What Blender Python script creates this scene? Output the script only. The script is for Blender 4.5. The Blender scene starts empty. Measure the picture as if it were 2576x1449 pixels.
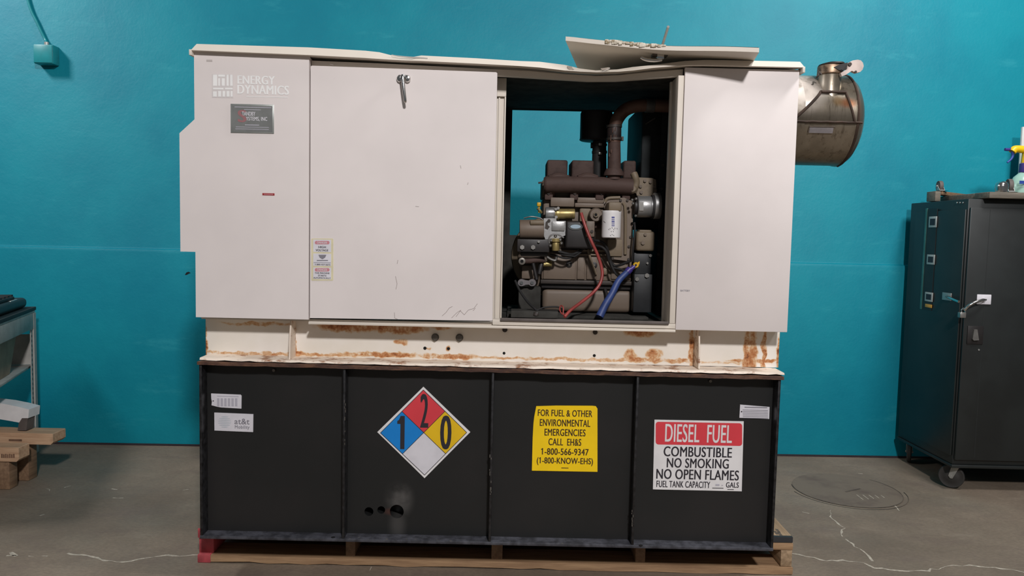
import bpy, bmesh, math, random
from mathutils import Vector, Matrix
random.seed(7)
S = bpy.context.scene
COL = S.collection
# ------------------------------------------------------------------ camera, world, lights, exposure
FPX, CX, CY = 1900.0, 1288.0, 724.5
PITCH, ROLL, CAMH, CAMD = 0.0695, 0.02187, 1.448, 3.05
cam_d = bpy.data.cameras.new('camera'); cam = bpy.data.objects.new('camera', cam_d); COL.objects.link(cam)
cam_d.sensor_width = 36.0; cam_d.lens = 36.0*FPX/2576.0; cam_d.clip_start = 0.05
cam.matrix_world = Matrix.Translation((0, -CAMD, CAMH)) @ Matrix.Rotation(math.pi/2-PITCH, 4, 'X') @ Matrix.Rotation(ROLL, 4, 'Z')
S.camera = cam
wd = bpy.data.worlds.new('world'); S.world = wd; wd.use_nodes = True
bg = wd.node_tree.nodes['Background']; bg.inputs[0].default_value = (0.9, 0.95, 1.0, 1); bg.inputs[1].default_value = 0.115
def area(name, loc, target, size, power, col=(1, 0.95, 0.9), sizey=None, spread=180):
    l = bpy.data.lights.new(name, 'AREA'); l.energy = power; l.color = col; l.size = size
    if sizey: l.shape = 'RECTANGLE'; l.size_y = sizey
    l.spread = math.radians(spread)
    o = bpy.data.objects.new(name, l); COL.objects.link(o); o.location = loc
    o.rotation_euler = (Vector(target)-Vector(loc)).to_track_quat('-Z', 'Y').to_euler()
    return o
area('ceiling_lamp', (1.2, -6.0, 5.1), (0.1, 0, 1.2), 0.45, 400, (1, 0.965, 0.965))
area('ceiling_lamp', (-4.6, 0.3, 4.3), (-2.4, 1.9, 1.9), 0.6, 85, (1, 0.98, 0.97))
area('ceiling_lamp', (2.9, -0.5, 4.5), (1.8, 1.9, 2.0), 0.7, 100, (1, 0.98, 0.97))
S.view_settings.view_transform = 'Standard'; S.view_settings.look = 'None'
S.view_settings.gamma = 1.0; S.view_settings.exposure = 0.0
try: S.view_settings.use_curve_mapping = False
except Exception: pass

# ------------------------------------------------------------------ measuring helpers (photo pixel -> point on a plane of the place)
def ray(px, py):
    u = (px-CX)/FPX; v = -(py-CY)/FPX
    c, s = math.cos(ROLL), math.sin(ROLL); x = c*u-s*v; y = s*u+c*v
    c, s = math.cos(PITCH), math.sin(PITCH)
    return x, c+s*y, c*y-s      # x, forward, up
def W(px, py, y=0.0):
    X, Y, Z = ray(px, py); d = CAMD+y
    return X/Y*d, Z/Y*d+CAMH
def F(px, py, z=0.0):
    X, Y, Z = ray(px, py); d = (z-CAMH)/(Z/Y)
    return X/Y*d, d-CAMD
def V(px, py, y=0.0):
    x, z = W(px, py, y); return Vector((x, y, z))
def SX(px, py, x):
    X, Y, Z = ray(px, py); d = x/(X/Y)
    return d-CAMD, Z/Y*d+CAMH   # y, z

# ------------------------------------------------------------------ materials
def lin(c):
    return tuple((v/255/12.92 if v/255 <= 0.04045 else ((v/255+0.055)/1.055)**2.4) for v in c)+(1,)
class NT:
    def __init__(s, name):
        s.m = bpy.data.materials.new(name); s.m.use_nodes = True
        s.t = s.m.node_tree; s.b = s.t.nodes['Principled BSDF']
    def n(s, typ, **kw):
        nd = s.t.nodes.new(typ)
        for k, v in kw.items(): setattr(nd, k, v)
        return nd
    def l(s, a, b): s.t.links.new(a, b)
    def coord(s):
        if not hasattr(s, 'tc'): s.tc = s.n('ShaderNodeTexCoord')
        return s.tc.outputs['Object']
    def noise(s, scale, detail=4, rough=0.55, vec=None, stretch=None):
        nd = s.n('ShaderNodeTexNoise'); nd.inputs['Scale'].default_value = scale
        nd.inputs['Detail'].default_value = detail; nd.inputs['Roughness'].default_value = rough
        v = vec or s.coord()
        if stretch:
            mp = s.n('ShaderNodeMapping'); mp.inputs['Scale'].default_value = stretch; s.l(v, mp.inputs[0]); v = mp.outputs[0]
        s.l(v, nd.inputs['Vector']); return nd.outputs['Fac']
    def ramp(s, fac, a, b, lo=0.0, hi=1.0):
        nd = s.n('ShaderNodeMapRange'); nd.interpolation_type = 'SMOOTHSTEP'
        s.l(fac, nd.inputs[0])
        for i, v in zip((1, 2, 3, 4), (a, b, lo, hi)): nd.inputs[i].default_value = v
        return nd.outputs[0]
    def mix(s, fac, a, b):
        nd = s.n('ShaderNodeMix', data_type='RGBA')
        if isinstance(fac, (int, float)): nd.inputs[0].default_value = fac
        else: s.l(fac, nd.inputs[0])
        for sock, v in ((nd.inputs[6], a), (nd.inputs[7], b)):
            if isinstance(v, tuple): sock.default_value = v
            else: s.l(v, sock)
        return nd.outputs[2]
    def math(s, op, a, b=0.0):
        nd = s.n('ShaderNodeMath', operation=op)
        for sock, v in ((nd.inputs[0], a), (nd.inputs[1], b)):
            if isinstance(v, (int, float)): sock.default_value = v
            else: s.l(v, sock)
        return nd.outputs[0]
    def warp(s):
        if not hasattr(s, 'wv'):
            nz = s.n('ShaderNodeTexNoise'); nz.inputs['Scale'].default_value = 26; nz.inputs['Detail'].default_value = 6; s.l(s.coord(), nz.inputs['Vector'])
            c = s.n('ShaderNodeVectorMath', operation='SUBTRACT'); s.l(nz.outputs['Color'], c.inputs[0]); c.inputs[1].default_value = (0.5, 0.5, 0.5)
            m = s.n('ShaderNodeVectorMath', operation='MULTIPLY'); s.l(c.outputs[0], m.inputs[0]); m.inputs[1].default_value = (s.wamp, 0, s.wamp)
            a = s.n('ShaderNodeVectorMath', operation='ADD'); s.l(s.coord(), a.inputs[0]); s.l(m.outputs[0], a.inputs[1]); s.wv = a.outputs[0]
        return s.wv
    def spot(s, x, z, rx, rz, y=None, soft=0.55):
        a = s.n('ShaderNodeVectorMath', operation='SUBTRACT'); s.l(s.warp() if hasattr(s, 'wamp') else s.coord(), a.inputs[0]); a.inputs[1].default_value = (x, y or 0, z)
        m = s.n('ShaderNodeVectorMath', operation='MULTIPLY'); s.l(a.outputs[0], m.inputs[0]); m.inputs[1].default_value = (1/rx, 0 if y is None else 1/rz, 1/rz if y is None else 0)
        ln = s.n('ShaderNodeVectorMath', operation='LENGTH'); s.l(m.outputs[0], ln.inputs[0])
        return s.ramp(ln.outputs['Value'], 1.0, 1.0-soft, 0, 1)
    def bump(s, h, strength, dist=0.01):
        nd = s.n('ShaderNodeBump'); nd.inputs['Strength'].default_value = strength; nd.inputs['Distance'].default_value = dist
        s.l(h, nd.inputs['Height']); s.l(nd.outputs[0], s.b.inputs['Normal'])
    def col(s, c):
        if isinstance(c, tuple): s.b.inputs['Base Color'].default_value = c
        else: s.l(c, s.b.inputs['Base Color'])
    def pbr(s, rough=0.5, metal=0.0, spec=0.5):
        s.b.inputs['Roughness'].default_value = rough; s.b.inputs['Metallic'].default_value = metal
        s.b.inputs['Specular IOR Level'].default_value = spec; return s
def simple(name, c, rough=0.5, metal=0.0, var=0.08, scale=14, bump=0.0, spec=0.5):
    t = NT(name); t.pbr(rough, metal, spec); a = lin(c)
    if var:
        d = tuple(max(0, v*(1-2.2*var)) for v in a[:3])+(1,); h = tuple(min(1, v*(1+1.2*var)) for v in a[:3])+(1,)
        nz = t.noise(scale); t.col(t.mix(t.ramp(nz, 0.3, 0.7), d, h))
        if bump: t.bump(nz, bump, 0.004)
    else: t.col(a)
    return t.m
def worn(name, c, c2, rough=0.5, metal=0.0, scale=9, lo=0.55, hi=0.68, bump=0.1, stretch=None, fine=60):
    t = NT(name); t.pbr(rough, metal)
    f = t.ramp(t.noise(scale, 8, 0.65, stretch=stretch), lo, hi)
    a = lin(c); base = t.mix(t.noise(fine, 3), tuple(v*0.9 for v in a[:3])+(1,), a)
    t.col(t.mix(f, base, lin(c2))); t.bump(t.noise(fine, 4), bump, 0.003); return t.m
M = {}; SKY = 0.11      # SKY: depth of the base rail's face
def wall_material():
    t = NT('teal_plaster_paint'); t.pbr(0.5, 0, 0.22)
    big = t.noise(1.1, 6, 0.6); streak = t.noise(3.0, 8, 0.7, stretch=(0.6, 1, 2.2))
    c = t.mix(t.ramp(big, 0.3, 0.7), lin((6, 118, 138)), lin((16, 134, 150)))
    c = t.mix(t.ramp(streak, 0.56, 0.72, 0, 0.35), c, lin((52, 152, 164)))
    fl = t.ramp(t.noise(26, 8, 0.7), 0.70, 0.78, 0, 0.25); c = t.mix(fl, c, lin((104, 172, 180)))
    dk = t.ramp(t.noise(18, 6, 0.7), 0.30, 0.22, 0, 0.25); c = t.mix(dk, c, lin((16, 92, 104)))
    t.col(c)
    h = t.math('ADD', t.noise(5, 8, 0.65), t.math('MULTIPLY', t.noise(60, 5), 0.25)); t.bump(h, 0.17, 0.02)
    return t.m
def floor_material():
    t = NT('worn_concrete'); t.pbr(0.62, 0, 0.35)
    a = t.mix(t.ramp(t.noise(1.3, 7, 0.62), 0.3, 0.72), lin((118, 105, 91)), lin((146, 131, 114)))
    b = t.ramp(t.noise(3.2, 9, 0.7, stretch=(0.7, 1.5, 1)), 0.48, 0.70, 0, 0.5); a = t.mix(b, a, lin((112, 97, 90)))
    g = t.ramp(t.noise(0.9, 5, 0.6, stretch=(1, 1.4, 1)), 0.5, 0.75, 0, 0.45); a = t.mix(g, a, lin((130, 124, 108)))
    st = t.ramp(t.noise(7, 9, 0.75, stretch=(0.5, 2.2, 1)), 0.60, 0.74, 0, 0.35); a = t.mix(st, a, lin((88, 76, 68)))
    sp = t.ramp(t.noise(38, 6, 0.7), 0.70, 0.76, 0, 0.45); a = t.mix(sp, a, lin((182, 174, 160)))
    dk = t.ramp(t.noise(55, 5, 0.7), 0.31, 0.25, 0, 0.5); a = t.mix(dk, a, lin((52, 46, 42)))
    fz = t.ramp(t.noise(75, 7, 0.75, stretch=(0.6, 1.4, 1)), 0.35, 0.65, 0, 0.35); a = t.mix(fz, a, lin((84, 76, 68)))
    pk = t.ramp(t.noise(5.0, 8, 0.7, stretch=(0.5, 1.6, 1)), 0.56, 0.72, 0, 0.4); a = t.mix(pk, a, lin((150, 138, 122)))
    t.col(a); t.bump(t.noise(22, 9, 0.7), 0.12, 0.01)
    rg = t.ramp(t.noise(2.3, 5), 0.3, 0.7, 0.5, 0.78); t.l(rg, t.b.inputs['Roughness'])
    return t.m
def beige_material(name, dirt=0.25, c=(225, 217, 214)):
    t = NT(name); t.pbr(0.55)
    a = t.mix(t.ramp(t.noise(2.2, 4), 0.3, 0.7), lin(tuple(v*0.965 for v in c)), lin(c))
    dr = t.ramp(t.noise(16, 9, 0.72), 0.64, 0.80, 0, dirt); a = t.mix(dr, a, lin((172, 154, 136)))
    sp = t.ramp(t.noise(70, 6, 0.7), 0.72, 0.77, 0, dirt*1.4); a = t.mix(sp, a, lin((120, 100, 84)))
    t.col(a); t.bump(t.noise(3.0, 4), 0.06, 0.01); return t.m
def rust_field(t, spots, base, edge=None):
    f = None
    for s in spots:
        q = t.math('MULTIPLY', t.spot(*s[:4]), s[4])
        f = q if f is None else t.math('MAXIMUM', f, q)
    nz = t.ramp(t.noise(30, 9, 0.70), 0.22, 0.72); fm = t.math('MULTIPLY', f, nz)
    pale = t.ramp(fm, 0.0, 0.40, 0, 0.75); a = t.mix(pale, base, lin((208, 160, 96)))
    mid = t.ramp(fm, 0.25, 0.75, 0, 0.85); a = t.mix(mid, a, lin((170, 98, 42)))
    return t.mix(t.ramp(fm, 0.70, 0.95, 0, 0.75), a, lin((92, 46, 26)))
def skid_material():
    t = NT('rust_stained_cream_steel'); t.pbr(0.48); t.wamp = 0.035
    base = t.mix(t.ramp(t.noise(3.5, 6), 0.3, 0.7), lin((226, 219, 206)), lin((236, 230, 222)))
    def q(px, py, rx, rz, s): x, z = W(px, py, SKY); return (x, z, rx, rz, s)
    sp = [q(700, 890, 0.55, 0.010, 0.7), q(640, 891, 0.16, 0.012, 0.6), q(880, 822, 0.18, 0.028, 0.95), q(1000, 824, 0.16, 0.034, 1.0), q(1110, 822, 0.06, 0.02, 0.7), q(860, 826, 0.12, 0.02, 0.7), q(1010, 860, 0.04, 0.016, 0.75),
          q(960, 892, 0.24, 0.014, 1.0), q(1130, 897, 0.18, 0.015, 0.95), q(1128, 878, 0.014, 0.014, 1.0), q(1078, 877, 0.02, 0.007, 0.8),
          q(1610, 836, 0.09, 0.026, 0.95), q(1585, 893, 0.035, 0.03, 0.95), q(1645, 896, 0.05, 0.035, 0.95), q(1700, 906, 0.08, 0.012, 0.8), q(1500, 905, 0.9, 0.009, 0.6), q(1610, 903, 0.12, 0.012, 0.9),
          q(1878, 885, 0.022, 0.14, 1.05), q(1893, 885, 0.026, 0.14, 0.9), q(1922, 885, 0.014, 0.14, 1.0), q(1963, 890, 0.018, 0.12, 1.2), q(514, 860, 0.016, 0.12, 1.3), q(739, 870, 0.016, 0.14, 1.0), q(1740, 875, 0.016, 0.12, 1.0), q(745, 891, 0.05, 0.018, 0.95), q(1900, 908, 0.16, 0.010, 0.8), q(650, 815, 0.2, 0.012, 0.6)]
    t.col(rust_field(t, sp, base)); t.bump(t.noise(40, 6), 0.06, 0.004); return t.m
def rusty_edge_material():
    t = NT('rusty_steel_edge'); t.pbr(0.75)
    f = t.ramp(t.noise(14, 9, 0.7, stretch=(1, 1, 3)), 0.40, 0.66)
    a = t.mix(f, lin((66, 44, 36)), lin((104, 72, 52))); g = t.ramp(t.noise(8, 6, 0.6, stretch=(1, 1, 2)), 0.66, 0.76); a = t.mix(g, a, lin((186, 158, 134)))
    t.col(a); t.bump(t.noise(60, 6), 0.4, 0.004); return t.m
def tank_material():
    t = NT('black_tank_paint'); t.pbr(0.42, 0, 0.35)
    a = t.mix(t.ramp(t.noise(2.0, 5), 0.35, 0.7), lin((31, 32, 32)), lin((37, 36, 36)))
    x, z = W(1005, 1255, 0.055); sm = t.math('MULTIPLY', t.spot(x, z, 0.075, 0.10, soft=0.9), t.ramp(t.noise(9, 5, 0.6), 0.35, 0.7))
    x, z = W(1000, 1320, 0.055); s2 = t.math('MULTIPLY', t.spot(x, z, 0.05, 0.10, soft=0.9), 0.5)
    a = t.mix(t.math('MULTIPLY', t.math('MAXIMUM', sm, s2), 0.75), a, lin((92, 90, 88)))
    x, z = W(985, 1287, 0.055); a = t.mix(t.math('MULTIPLY', t.spot(x, z, 0.045, 0.022, soft=0.8), 0.8), a, lin((70, 44, 38)))
    sp = t.ramp(t.noise(34, 5, 0.75), 0.76, 0.80, 0, 0.4); a = t.mix(sp, a, lin((96, 92, 86)))
    t.col(a); return t.m
def muffler_material():
    t = NT('scorched_steel'); t.pbr(0.33, 0.75)
    x, z = W(2030, 240, 0.3)
    a = t.mix(t.ramp(t.noise(2.5, 7, 0.65, stretch=(1, 1, 0.35)), 0.3, 0.7), lin((104, 95, 82)), lin((156, 146, 130)))
    st = t.ramp(t.noise(16, 7, 0.7, stretch=(2.5, 2.5, 0.3)), 0.50, 0.70, 0, 0.65); a = t.mix(st, a, lin((70, 57, 43)))
    def sp(px, py, r1, r2, k, c, a):
        x, z = W(px, py, 0.25); return t.mix(t.math('MULTIPLY', t.spot(x, z, r1, r2, soft=0.8), k), a, lin(c))
    a = sp(2100, 272, 0.05, 0.03, 0.7, (168, 96, 44), a); a = sp(2075, 268, 0.03, 0.03, 0.5, (150, 112, 52), a)
    x, z = W(2022, 225, 0.15); cr = t.math('MULTIPLY', t.spot(x, z, 0.12, 0.13, soft=0.75), t.ramp(t.noise(9, 8, 0.7), 0.30, 0.55)); a = t.mix(t.math('MULTIPLY', cr, 0.9), a, lin((214, 204, 194)))
    mt_ = t.math('SUBTRACT', 0.75, t.math('MULTIPLY', cr, 0.7)); t.l(mt_, t.b.inputs['Metallic'])
    ed = t.ramp(t.noise(11, 8, 0.7), 0.60, 0.72, 0, 0.5); a = t.mix(ed, a, lin((110, 74, 44)))
    t.col(a); t.bump(t.noise(7, 5), 0.15, 0.01); return t.m
def wood_material(name, c1, c2, axis='x'):
    t = NT(name); t.pbr(0.7)
    st = (1.2, 14, 14) if axis == 'x' else (14, 1.2, 14)
    g = t.noise(4, 8, 0.65, stretch=st); a = t.mix(t.ramp(g, 0.3, 0.7), lin(c1), lin(c2))
    k = t.ramp(t.noise(3, 5, 0.6), 0.62, 0.76, 0, 0.5); a = t.mix(k, a, lin(tuple(v*0.5 for v in c1)))
    t.col(a); t.bump(g, 0.25, 0.004); return t.m
M['wall'] = wall_material(); M['floor'] = floor_material()
M['beige'] = beige_material('beige_enclosure_paint', 0.16); M['beige_dirty'] = beige_material('weathered_beige_paint', 0.5, (218, 206, 192))
M['beige_frame'] = beige_material('door_frame_paint', 0.35, (220, 211, 198))
M['skid'] = skid_material(); M['rust'] = rusty_edge_material(); M['tank'] = tank_material(); M['muffler'] = muffler_material()
M['liner'] = simple('black_liner', (62, 61, 58), 0.95, 0, 0.15, spec=0.15); M['rad'] = simple('black_radiator_paint', (34, 38, 39), 0.75, 0, 0.2, 9, spec=0.2)
M['chrome'] = simple('polished_chrome', (205, 203, 200), 0.16, 1.0, 0.04); M['steel'] = simple('dull_steel', (150, 148, 144), 0.4, 0.8, 0.12)
M['bolt'] = simple('bolt_grey', (120, 116, 110), 0.45, 0.6, 0.15); M['darkbolt'] = simple('dark_bolt', (62, 56, 52), 0.55, 0.4, 0.1)
M['castertyre'] = simple('dark_caster_tyre', (52, 50, 48), 0.6, 0, 0.1); M['rubber'] = simple('black_rubber', (28, 27, 27), 0.7, 0, 0.1); M['greyrubber'] = simple('grey_rubber', (92, 84, 80), 0.7, 0, 0.1)
M['port'] = simple('rusty_port_interior', (44, 30, 28), 0.9, 0, 0.1); M['hole'] = simple('hole_interior', (9, 8, 8), 0.9, 0, 0)
M['tan'] = worn('tan_engine_paint', (112, 98, 85), (78, 66, 56), 0.55, 0, 7, 0.55, 0.75, 0.1)
M['tan2'] = worn('tan_cast_iron', (118, 104, 85), (82, 68, 53), 0.6, 0, 12, 0.55, 0.72, 0.25)
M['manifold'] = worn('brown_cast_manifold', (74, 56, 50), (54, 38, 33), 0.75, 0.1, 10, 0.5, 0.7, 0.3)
M['pipe'] = worn('rusty_exhaust_pipe', (104, 78, 66), (74, 48, 38), 0.6, 0.3, 9, 0.48, 0.66, 0.2)
M['alu'] = worn('cast_aluminium', (165, 165, 164), (120, 116, 110), 0.42, 0.7, 12, 0.58, 0.74, 0.2)
M['zinc'] = worn('yellow_zinc', (168, 150, 98), (110, 92, 70), 0.4, 0.6, 14, 0.55, 0.7, 0.1)
M['blackpart'] = simple('black_moulding', (34, 31, 31), 0.5, 0, 0.12)
M['white'] = simple('white_enamel', (226, 224, 224), 0.4, 0, 0.03); M['paper'] = simple('white_label', (214, 212, 218), 0.5, 0, 0.03)
M['blue_bar'] = simple('blue_ink', (70, 76, 140), 0.6, 0, 0); M['ink'] = simple('dark_ink', (38, 34, 42), 0.6, 0, 0); M['greyink'] = simple('grey_ink', (126, 124, 132), 0.6, 0, 0)
M['brownink'] = simple('brown_black_ink', (52, 34, 18), 0.6, 0, 0); M['paleink'] = simple('pale_grey_ink', (176, 174, 184), 0.6, 0, 0)
M['red_hose'] = simple('red_cable_jacket', (150, 62, 58), 0.4, 0, 0.1); M['blue_hose'] = simple('blue_hose_jacket', (52, 72, 128), 0.5, 0, 0.12)
M['yellow_tag'] = simple('yellow_plastic', (206, 162, 30), 0.45, 0, 0.08); M['sign_yellow'] = simple('sign_yellow', (246, 206, 8), 0.45, 0, 0.02)
M['sign_red'] = simple('sign_red', (214, 62, 72), 0.45, 0, 0.02); M['sign_blue'] = simple('sign_blue', (12, 128, 208), 0.45, 0, 0.02); M['sign_gold'] = simple('sign_gold', (228, 186, 24), 0.45, 0, 0.02)
M['logo'] = simple('faded_white_vinyl', (238, 238, 236), 0.45, 0, 0.02); M['logo_bg'] = simple('faded_grey_vinyl', (212, 206, 204), 0.45, 0, 0.02)
M['plate'] = simple('engraved_grey_plate', (136, 138, 136), 0.38, 0.4, 0.06); M['plate_edge'] = simple('plate_edge', (160, 164, 160), 0.35, 0.5, 0.04); M['plate_red'] = simple('faded_red_ink', (150, 104, 106), 0.5, 0, 0)
M['label_red'] = simple('faded_pink_red', (198, 132, 140), 0.5, 0, 0.02); M['label_cream'] = simple('sun_faded_yellow_label', (214, 206, 172), 0.5, 0, 0.04)
M['wood'] = wood_material('pallet_wood', (136, 106, 78), (168, 136, 102)); M['wood_y'] = wood_material('pallet_wood_end', (132, 110, 84), (172, 146, 116), 'y')
M['wood_dark'] = wood_material('aged_pallet_wood', (112, 86, 64), (140, 112, 86), 'y'); M['wood_red'] = simple('pink_red_painted_wood', (176, 72, 78), 0.7, 0, 0.15, 20); M['blackwood'] = simple('black_painted_board', (44, 44, 46), 0.6, 0, 0.1)
M['wood_pale'] = wood_material('pale_timber', (176, 140, 110), (206, 172, 140))
M['cab'] = simple('black_cabinet_paint', (30, 34, 34), 0.42, 0, 0.10, 5); M['galv'] = simple('galvanised_steel', (168, 168, 164), 0.4, 0.6, 0.1)
M['shelf'] = simple('grey_shelf_paint', (176, 174, 168), 0.75, 0, 0.06, spec=0.2); M['shelf_bin'] = simple('taupe_bin', (158, 136, 116), 0.8, 0, 0.06, spec=0.2); M['shelf_dark'] = simple('dark_shelf_back', (20, 44, 48), 0.7, 0, 0.1)
M['tealbox'] = simple('teal_painted_box', (26, 132, 140), 0.4, 0, 0.05)
M['crack'] = simple('pale_crack_filler', (186, 176, 160), 0.8, 0, 0.15, 60); M['cover'] = worn('concrete_filled_cover', (120, 107, 93), (102, 88, 78), 0.65, 0, 5, 0.45, 0.7, 0.15); M['ring'] = worn('dark_iron_ring', (104, 92, 80), (66, 58, 52), 0.7, 0.1, 4, 0.42, 0.62, 0.1)
M['bottle'] = simple('clear_green_plastic', (150, 186, 172), 0.25, 0, 0.03); M['purple'] = simple('purple_plastic', (66, 52, 128), 0.4, 0, 0.04); M['yellow_plastic'] = simple('bright_yellow_plastic', (240, 196, 20), 0.4, 0, 0.03)
M['navy'] = simple('navy_label', (42, 70, 150), 0.5, 0, 0.02); M['dolly'] = wood_material('grimy_dolly_wood', (92, 86, 76), (120, 112, 100))
M['cover_red'] = M['sign_red']; M['foam'] = worn('torn_insulation', (214, 206, 190), (130, 112, 80), 0.8, 0, 40, 0.45, 0.6, 0.8)

# ------------------------------------------------------------------ mesh builder
class MB:
    def __init__(s): s.bm = bmesh.new()
    def box(s, x0, x1, y0, y1, z0, z1, bev=0.0, seg=2, rot=None):
        x0, x1 = sorted((x0, x1)); y0, y1 = sorted((y0, y1)); z0, z1 = sorted((z0, z1))
        t = bmesh.new(); bmesh.ops.create_cube(t, size=1.0)
        for v in t.verts: v.co = Vector(((v.co.x)*(x1-x0), v.co.y*(y1-y0), v.co.z*(z1-z0)))
        bev = min(bev, 0.45*min(x1-x0, y1-y0, z1-z0))
        if bev > 0: bmesh.ops.bevel(t, geom=t.edges[:], offset=bev, segments=seg, affect='EDGES', profile=0.5)
        mt = Matrix.Translation(((x0+x1)/2, (y0+y1)/2, (z0+z1)/2))
        if rot is not None: mt = mt @ rot
        bmesh.ops.transform(t, matrix=mt, verts=t.verts); return s.add(t)
    def add(s, t):
        me = bpy.data.meshes.new('tmp'); t.to_mesh(me); t.free(); s.bm.from_mesh(me); bpy.data.meshes.remove(me); return s
    def pbox(s, a, b, c, d, y0, y1, bev=0.0, seg=2, slant=0.0):     # box whose front face covers photo rectangle a,b..c,d at depth y0
        x0, _ = W(a, (b+d)/2, y0); x1, _ = W(c, (b+d)/2, y0); _, z1 = W((a+c)/2, b, y0); _, z0 = W((a+c)/2, d, y0)
        r = Matrix.Rotation(slant, 4, 'Y') if slant else None
        return s.box(x0, x1, y0, y1, z0, z1, bev, seg, r)
    def cyl(s, p0, p1, r0, r1=None, seg=24, bev=0.0):
        p0 = Vector(p0); p1 = Vector(p1); d = p1-p0; t = bmesh.new()
        bmesh.ops.create_cone(t, cap_ends=True, segments=seg, radius1=r0, radius2=r0 if r1 is None else r1, depth=d.length)
        if bev: bmesh.ops.bevel(t, geom=[e for e in t.edges if any(len(f.verts) > 4 for f in e.link_faces)], offset=bev, segments=2, affect='EDGES', profile=0.5)
        bmesh.ops.transform(t, matrix=Matrix.Translation((p0+p1)/2) @ d.to_track_quat('Z', 'Y').to_matrix().to_4x4(), verts=t.verts); return s.add(t)
    def lathe(s, prof, origin, axis, seg=32, scale=(1, 1)):
        axis = Vector(axis).normalized(); q = axis.to_track_quat('Z', 'Y'); o = Vector(origin); rings = []
        for r, h in prof:
            rings.append([s.bm.verts.new(o+q @ Vector((r*scale[0]*math.cos(2*math.pi*k/seg), r*scale[1]*math.sin(2*math.pi*k/seg), h))) for k in range(seg)])
        for a, b in zip(rings, rings[1:]):
            for k in range(seg): s.bm.faces.new((a[k], a[(k+1) % seg], b[(k+1) % seg], b[k]))
        s.bm.faces.new(rings[0][::-1]); s.bm.faces.new(rings[-1]); return s
    def tube(s, pts, r, seg=10, smooth=6, taper=None):
        P = [Vector(p) for p in pts]
        if smooth > 1 and len(P) > 2:
            Q = [2*P[0]-P[1]]+P+[2*P[-1]-P[-2]]; out = []
            for i in range(1, len(Q)-2):
                for k in range(smooth):
                    u = k/smooth; a, b, c, d = Q[i-1], Q[i], Q[i+1], Q[i+2]
                    out.append(0.5*((2*b)+(c-a)*u+(2*a-5*b+4*c-d)*u*u+(3*b-a-3*c+d)*u**3))
            P = out+[P[-1]]
        n = len(P); up = None; rings = []
        for i, p in enumerate(P):
            t = (P[min(i+1, n-1)]-P[max(i-1, 0)]).normalized()
            if up is None: up = t.orthogonal().normalized()
            up = (up-t*up.dot(t)).normalized(); w = t.cross(up); rr = r if taper is None else r+(taper-r)*i/(n-1)
            rings.append([s.bm.verts.new(p+(up*math.cos(2*math.pi*k/seg)+w*math.sin(2*math.pi*k/seg))*rr) for k in range(seg)])
        for a, b in zip(rings, rings[1:]):
            for k in range(seg): s.bm.faces.new((a[k], a[(k+1) % seg], b[(k+1) % seg], b[k]))
        s.bm.faces.new(rings[0][::-1]); s.bm.faces.new(rings[-1]); return s
    def prism(s, poly, y0, y1, plane='xz'):
        def mk(a, b, y): return (a, y, b) if plane == 'xz' else ((y, a, b) if plane == 'yz' else (a, b, y))
        A = [s.bm.verts.new(mk(a, b, y0)) for a, b in poly]; B = [s.bm.verts.new(mk(a, b, y1)) for a, b in poly]; n = len(poly)
        s.bm.faces.new(A); s.bm.faces.new(B[::-1])
        for i in range(n): s.bm.faces.new((A[i], A[(i+1) % n], B[(i+1) % n], B[i]))
        return s
    def pprism(s, pts, y0, y1): return s.prism([W(a, b, y0) for a, b in pts], y0, y1)
    def disc(s, px, py, rpx, y, t=0.003, seg=20, bev=0):     # flat round facing the front
        x, z = W(px, py, y); r = rpx*(CAMD+y)/FPX
        return s.cyl((x, y, z), (x, y-t, z), r, seg=seg, bev=bev)
    def xf(s, m): bmesh.ops.transform(s.bm, matrix=m, verts=s.bm.verts); return s
    def build(s, name, mat, parent=None, sharp=35):
        bmesh.ops.recalc_face_normals(s.bm, faces=s.bm.faces)
        me = bpy.data.meshes.new(name); s.bm.to_mesh(me); s.bm.free()
        for p in me.polygons: p.use_smooth = True
        me.set_sharp_from_angle(angle=math.radians(sharp))
        for m in (mat if isinstance(mat, list) else [mat]): me.materials.append(M[m] if isinstance(m, str) else m)
        o = bpy.data.objects.new(name, me); COL.objects.link(o)
        if parent is not None:
            o.parent = parent
            if parent.type == 'EMPTY': o.location = -parent.location
        return o
def thing(name, label, cat, loc, group=None):
    o = bpy.data.objects.new(name, None); COL.objects.link(o); o.location = loc; o.empty_display_size = 0.1
    o['label'] = label; o['category'] = cat
    if group: o['group'] = group
    return o
def tag(o, label, cat, group=None):
    o['label'] = label; o['category'] = cat
    if group: o['group'] = group
    return o
def struct(o): o['kind'] = 'structure'; return o
def glyphs(tx):
    cu = bpy.data.curves.new('lettering', 'FONT'); cu.body = tx; cu.size = 1.0; cu.space_character = 1.05; cu.resolution_u = 4
    ob = bpy.data.objects.new('lettering_source', cu); COL.objects.link(ob)
    dg = bpy.context.evaluated_depsgraph_get(); me = bpy.data.meshes.new_from_object(ob.evaluated_get(dg))
    bpy.data.objects.remove(ob); bpy.data.curves.remove(cu); return me
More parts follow.
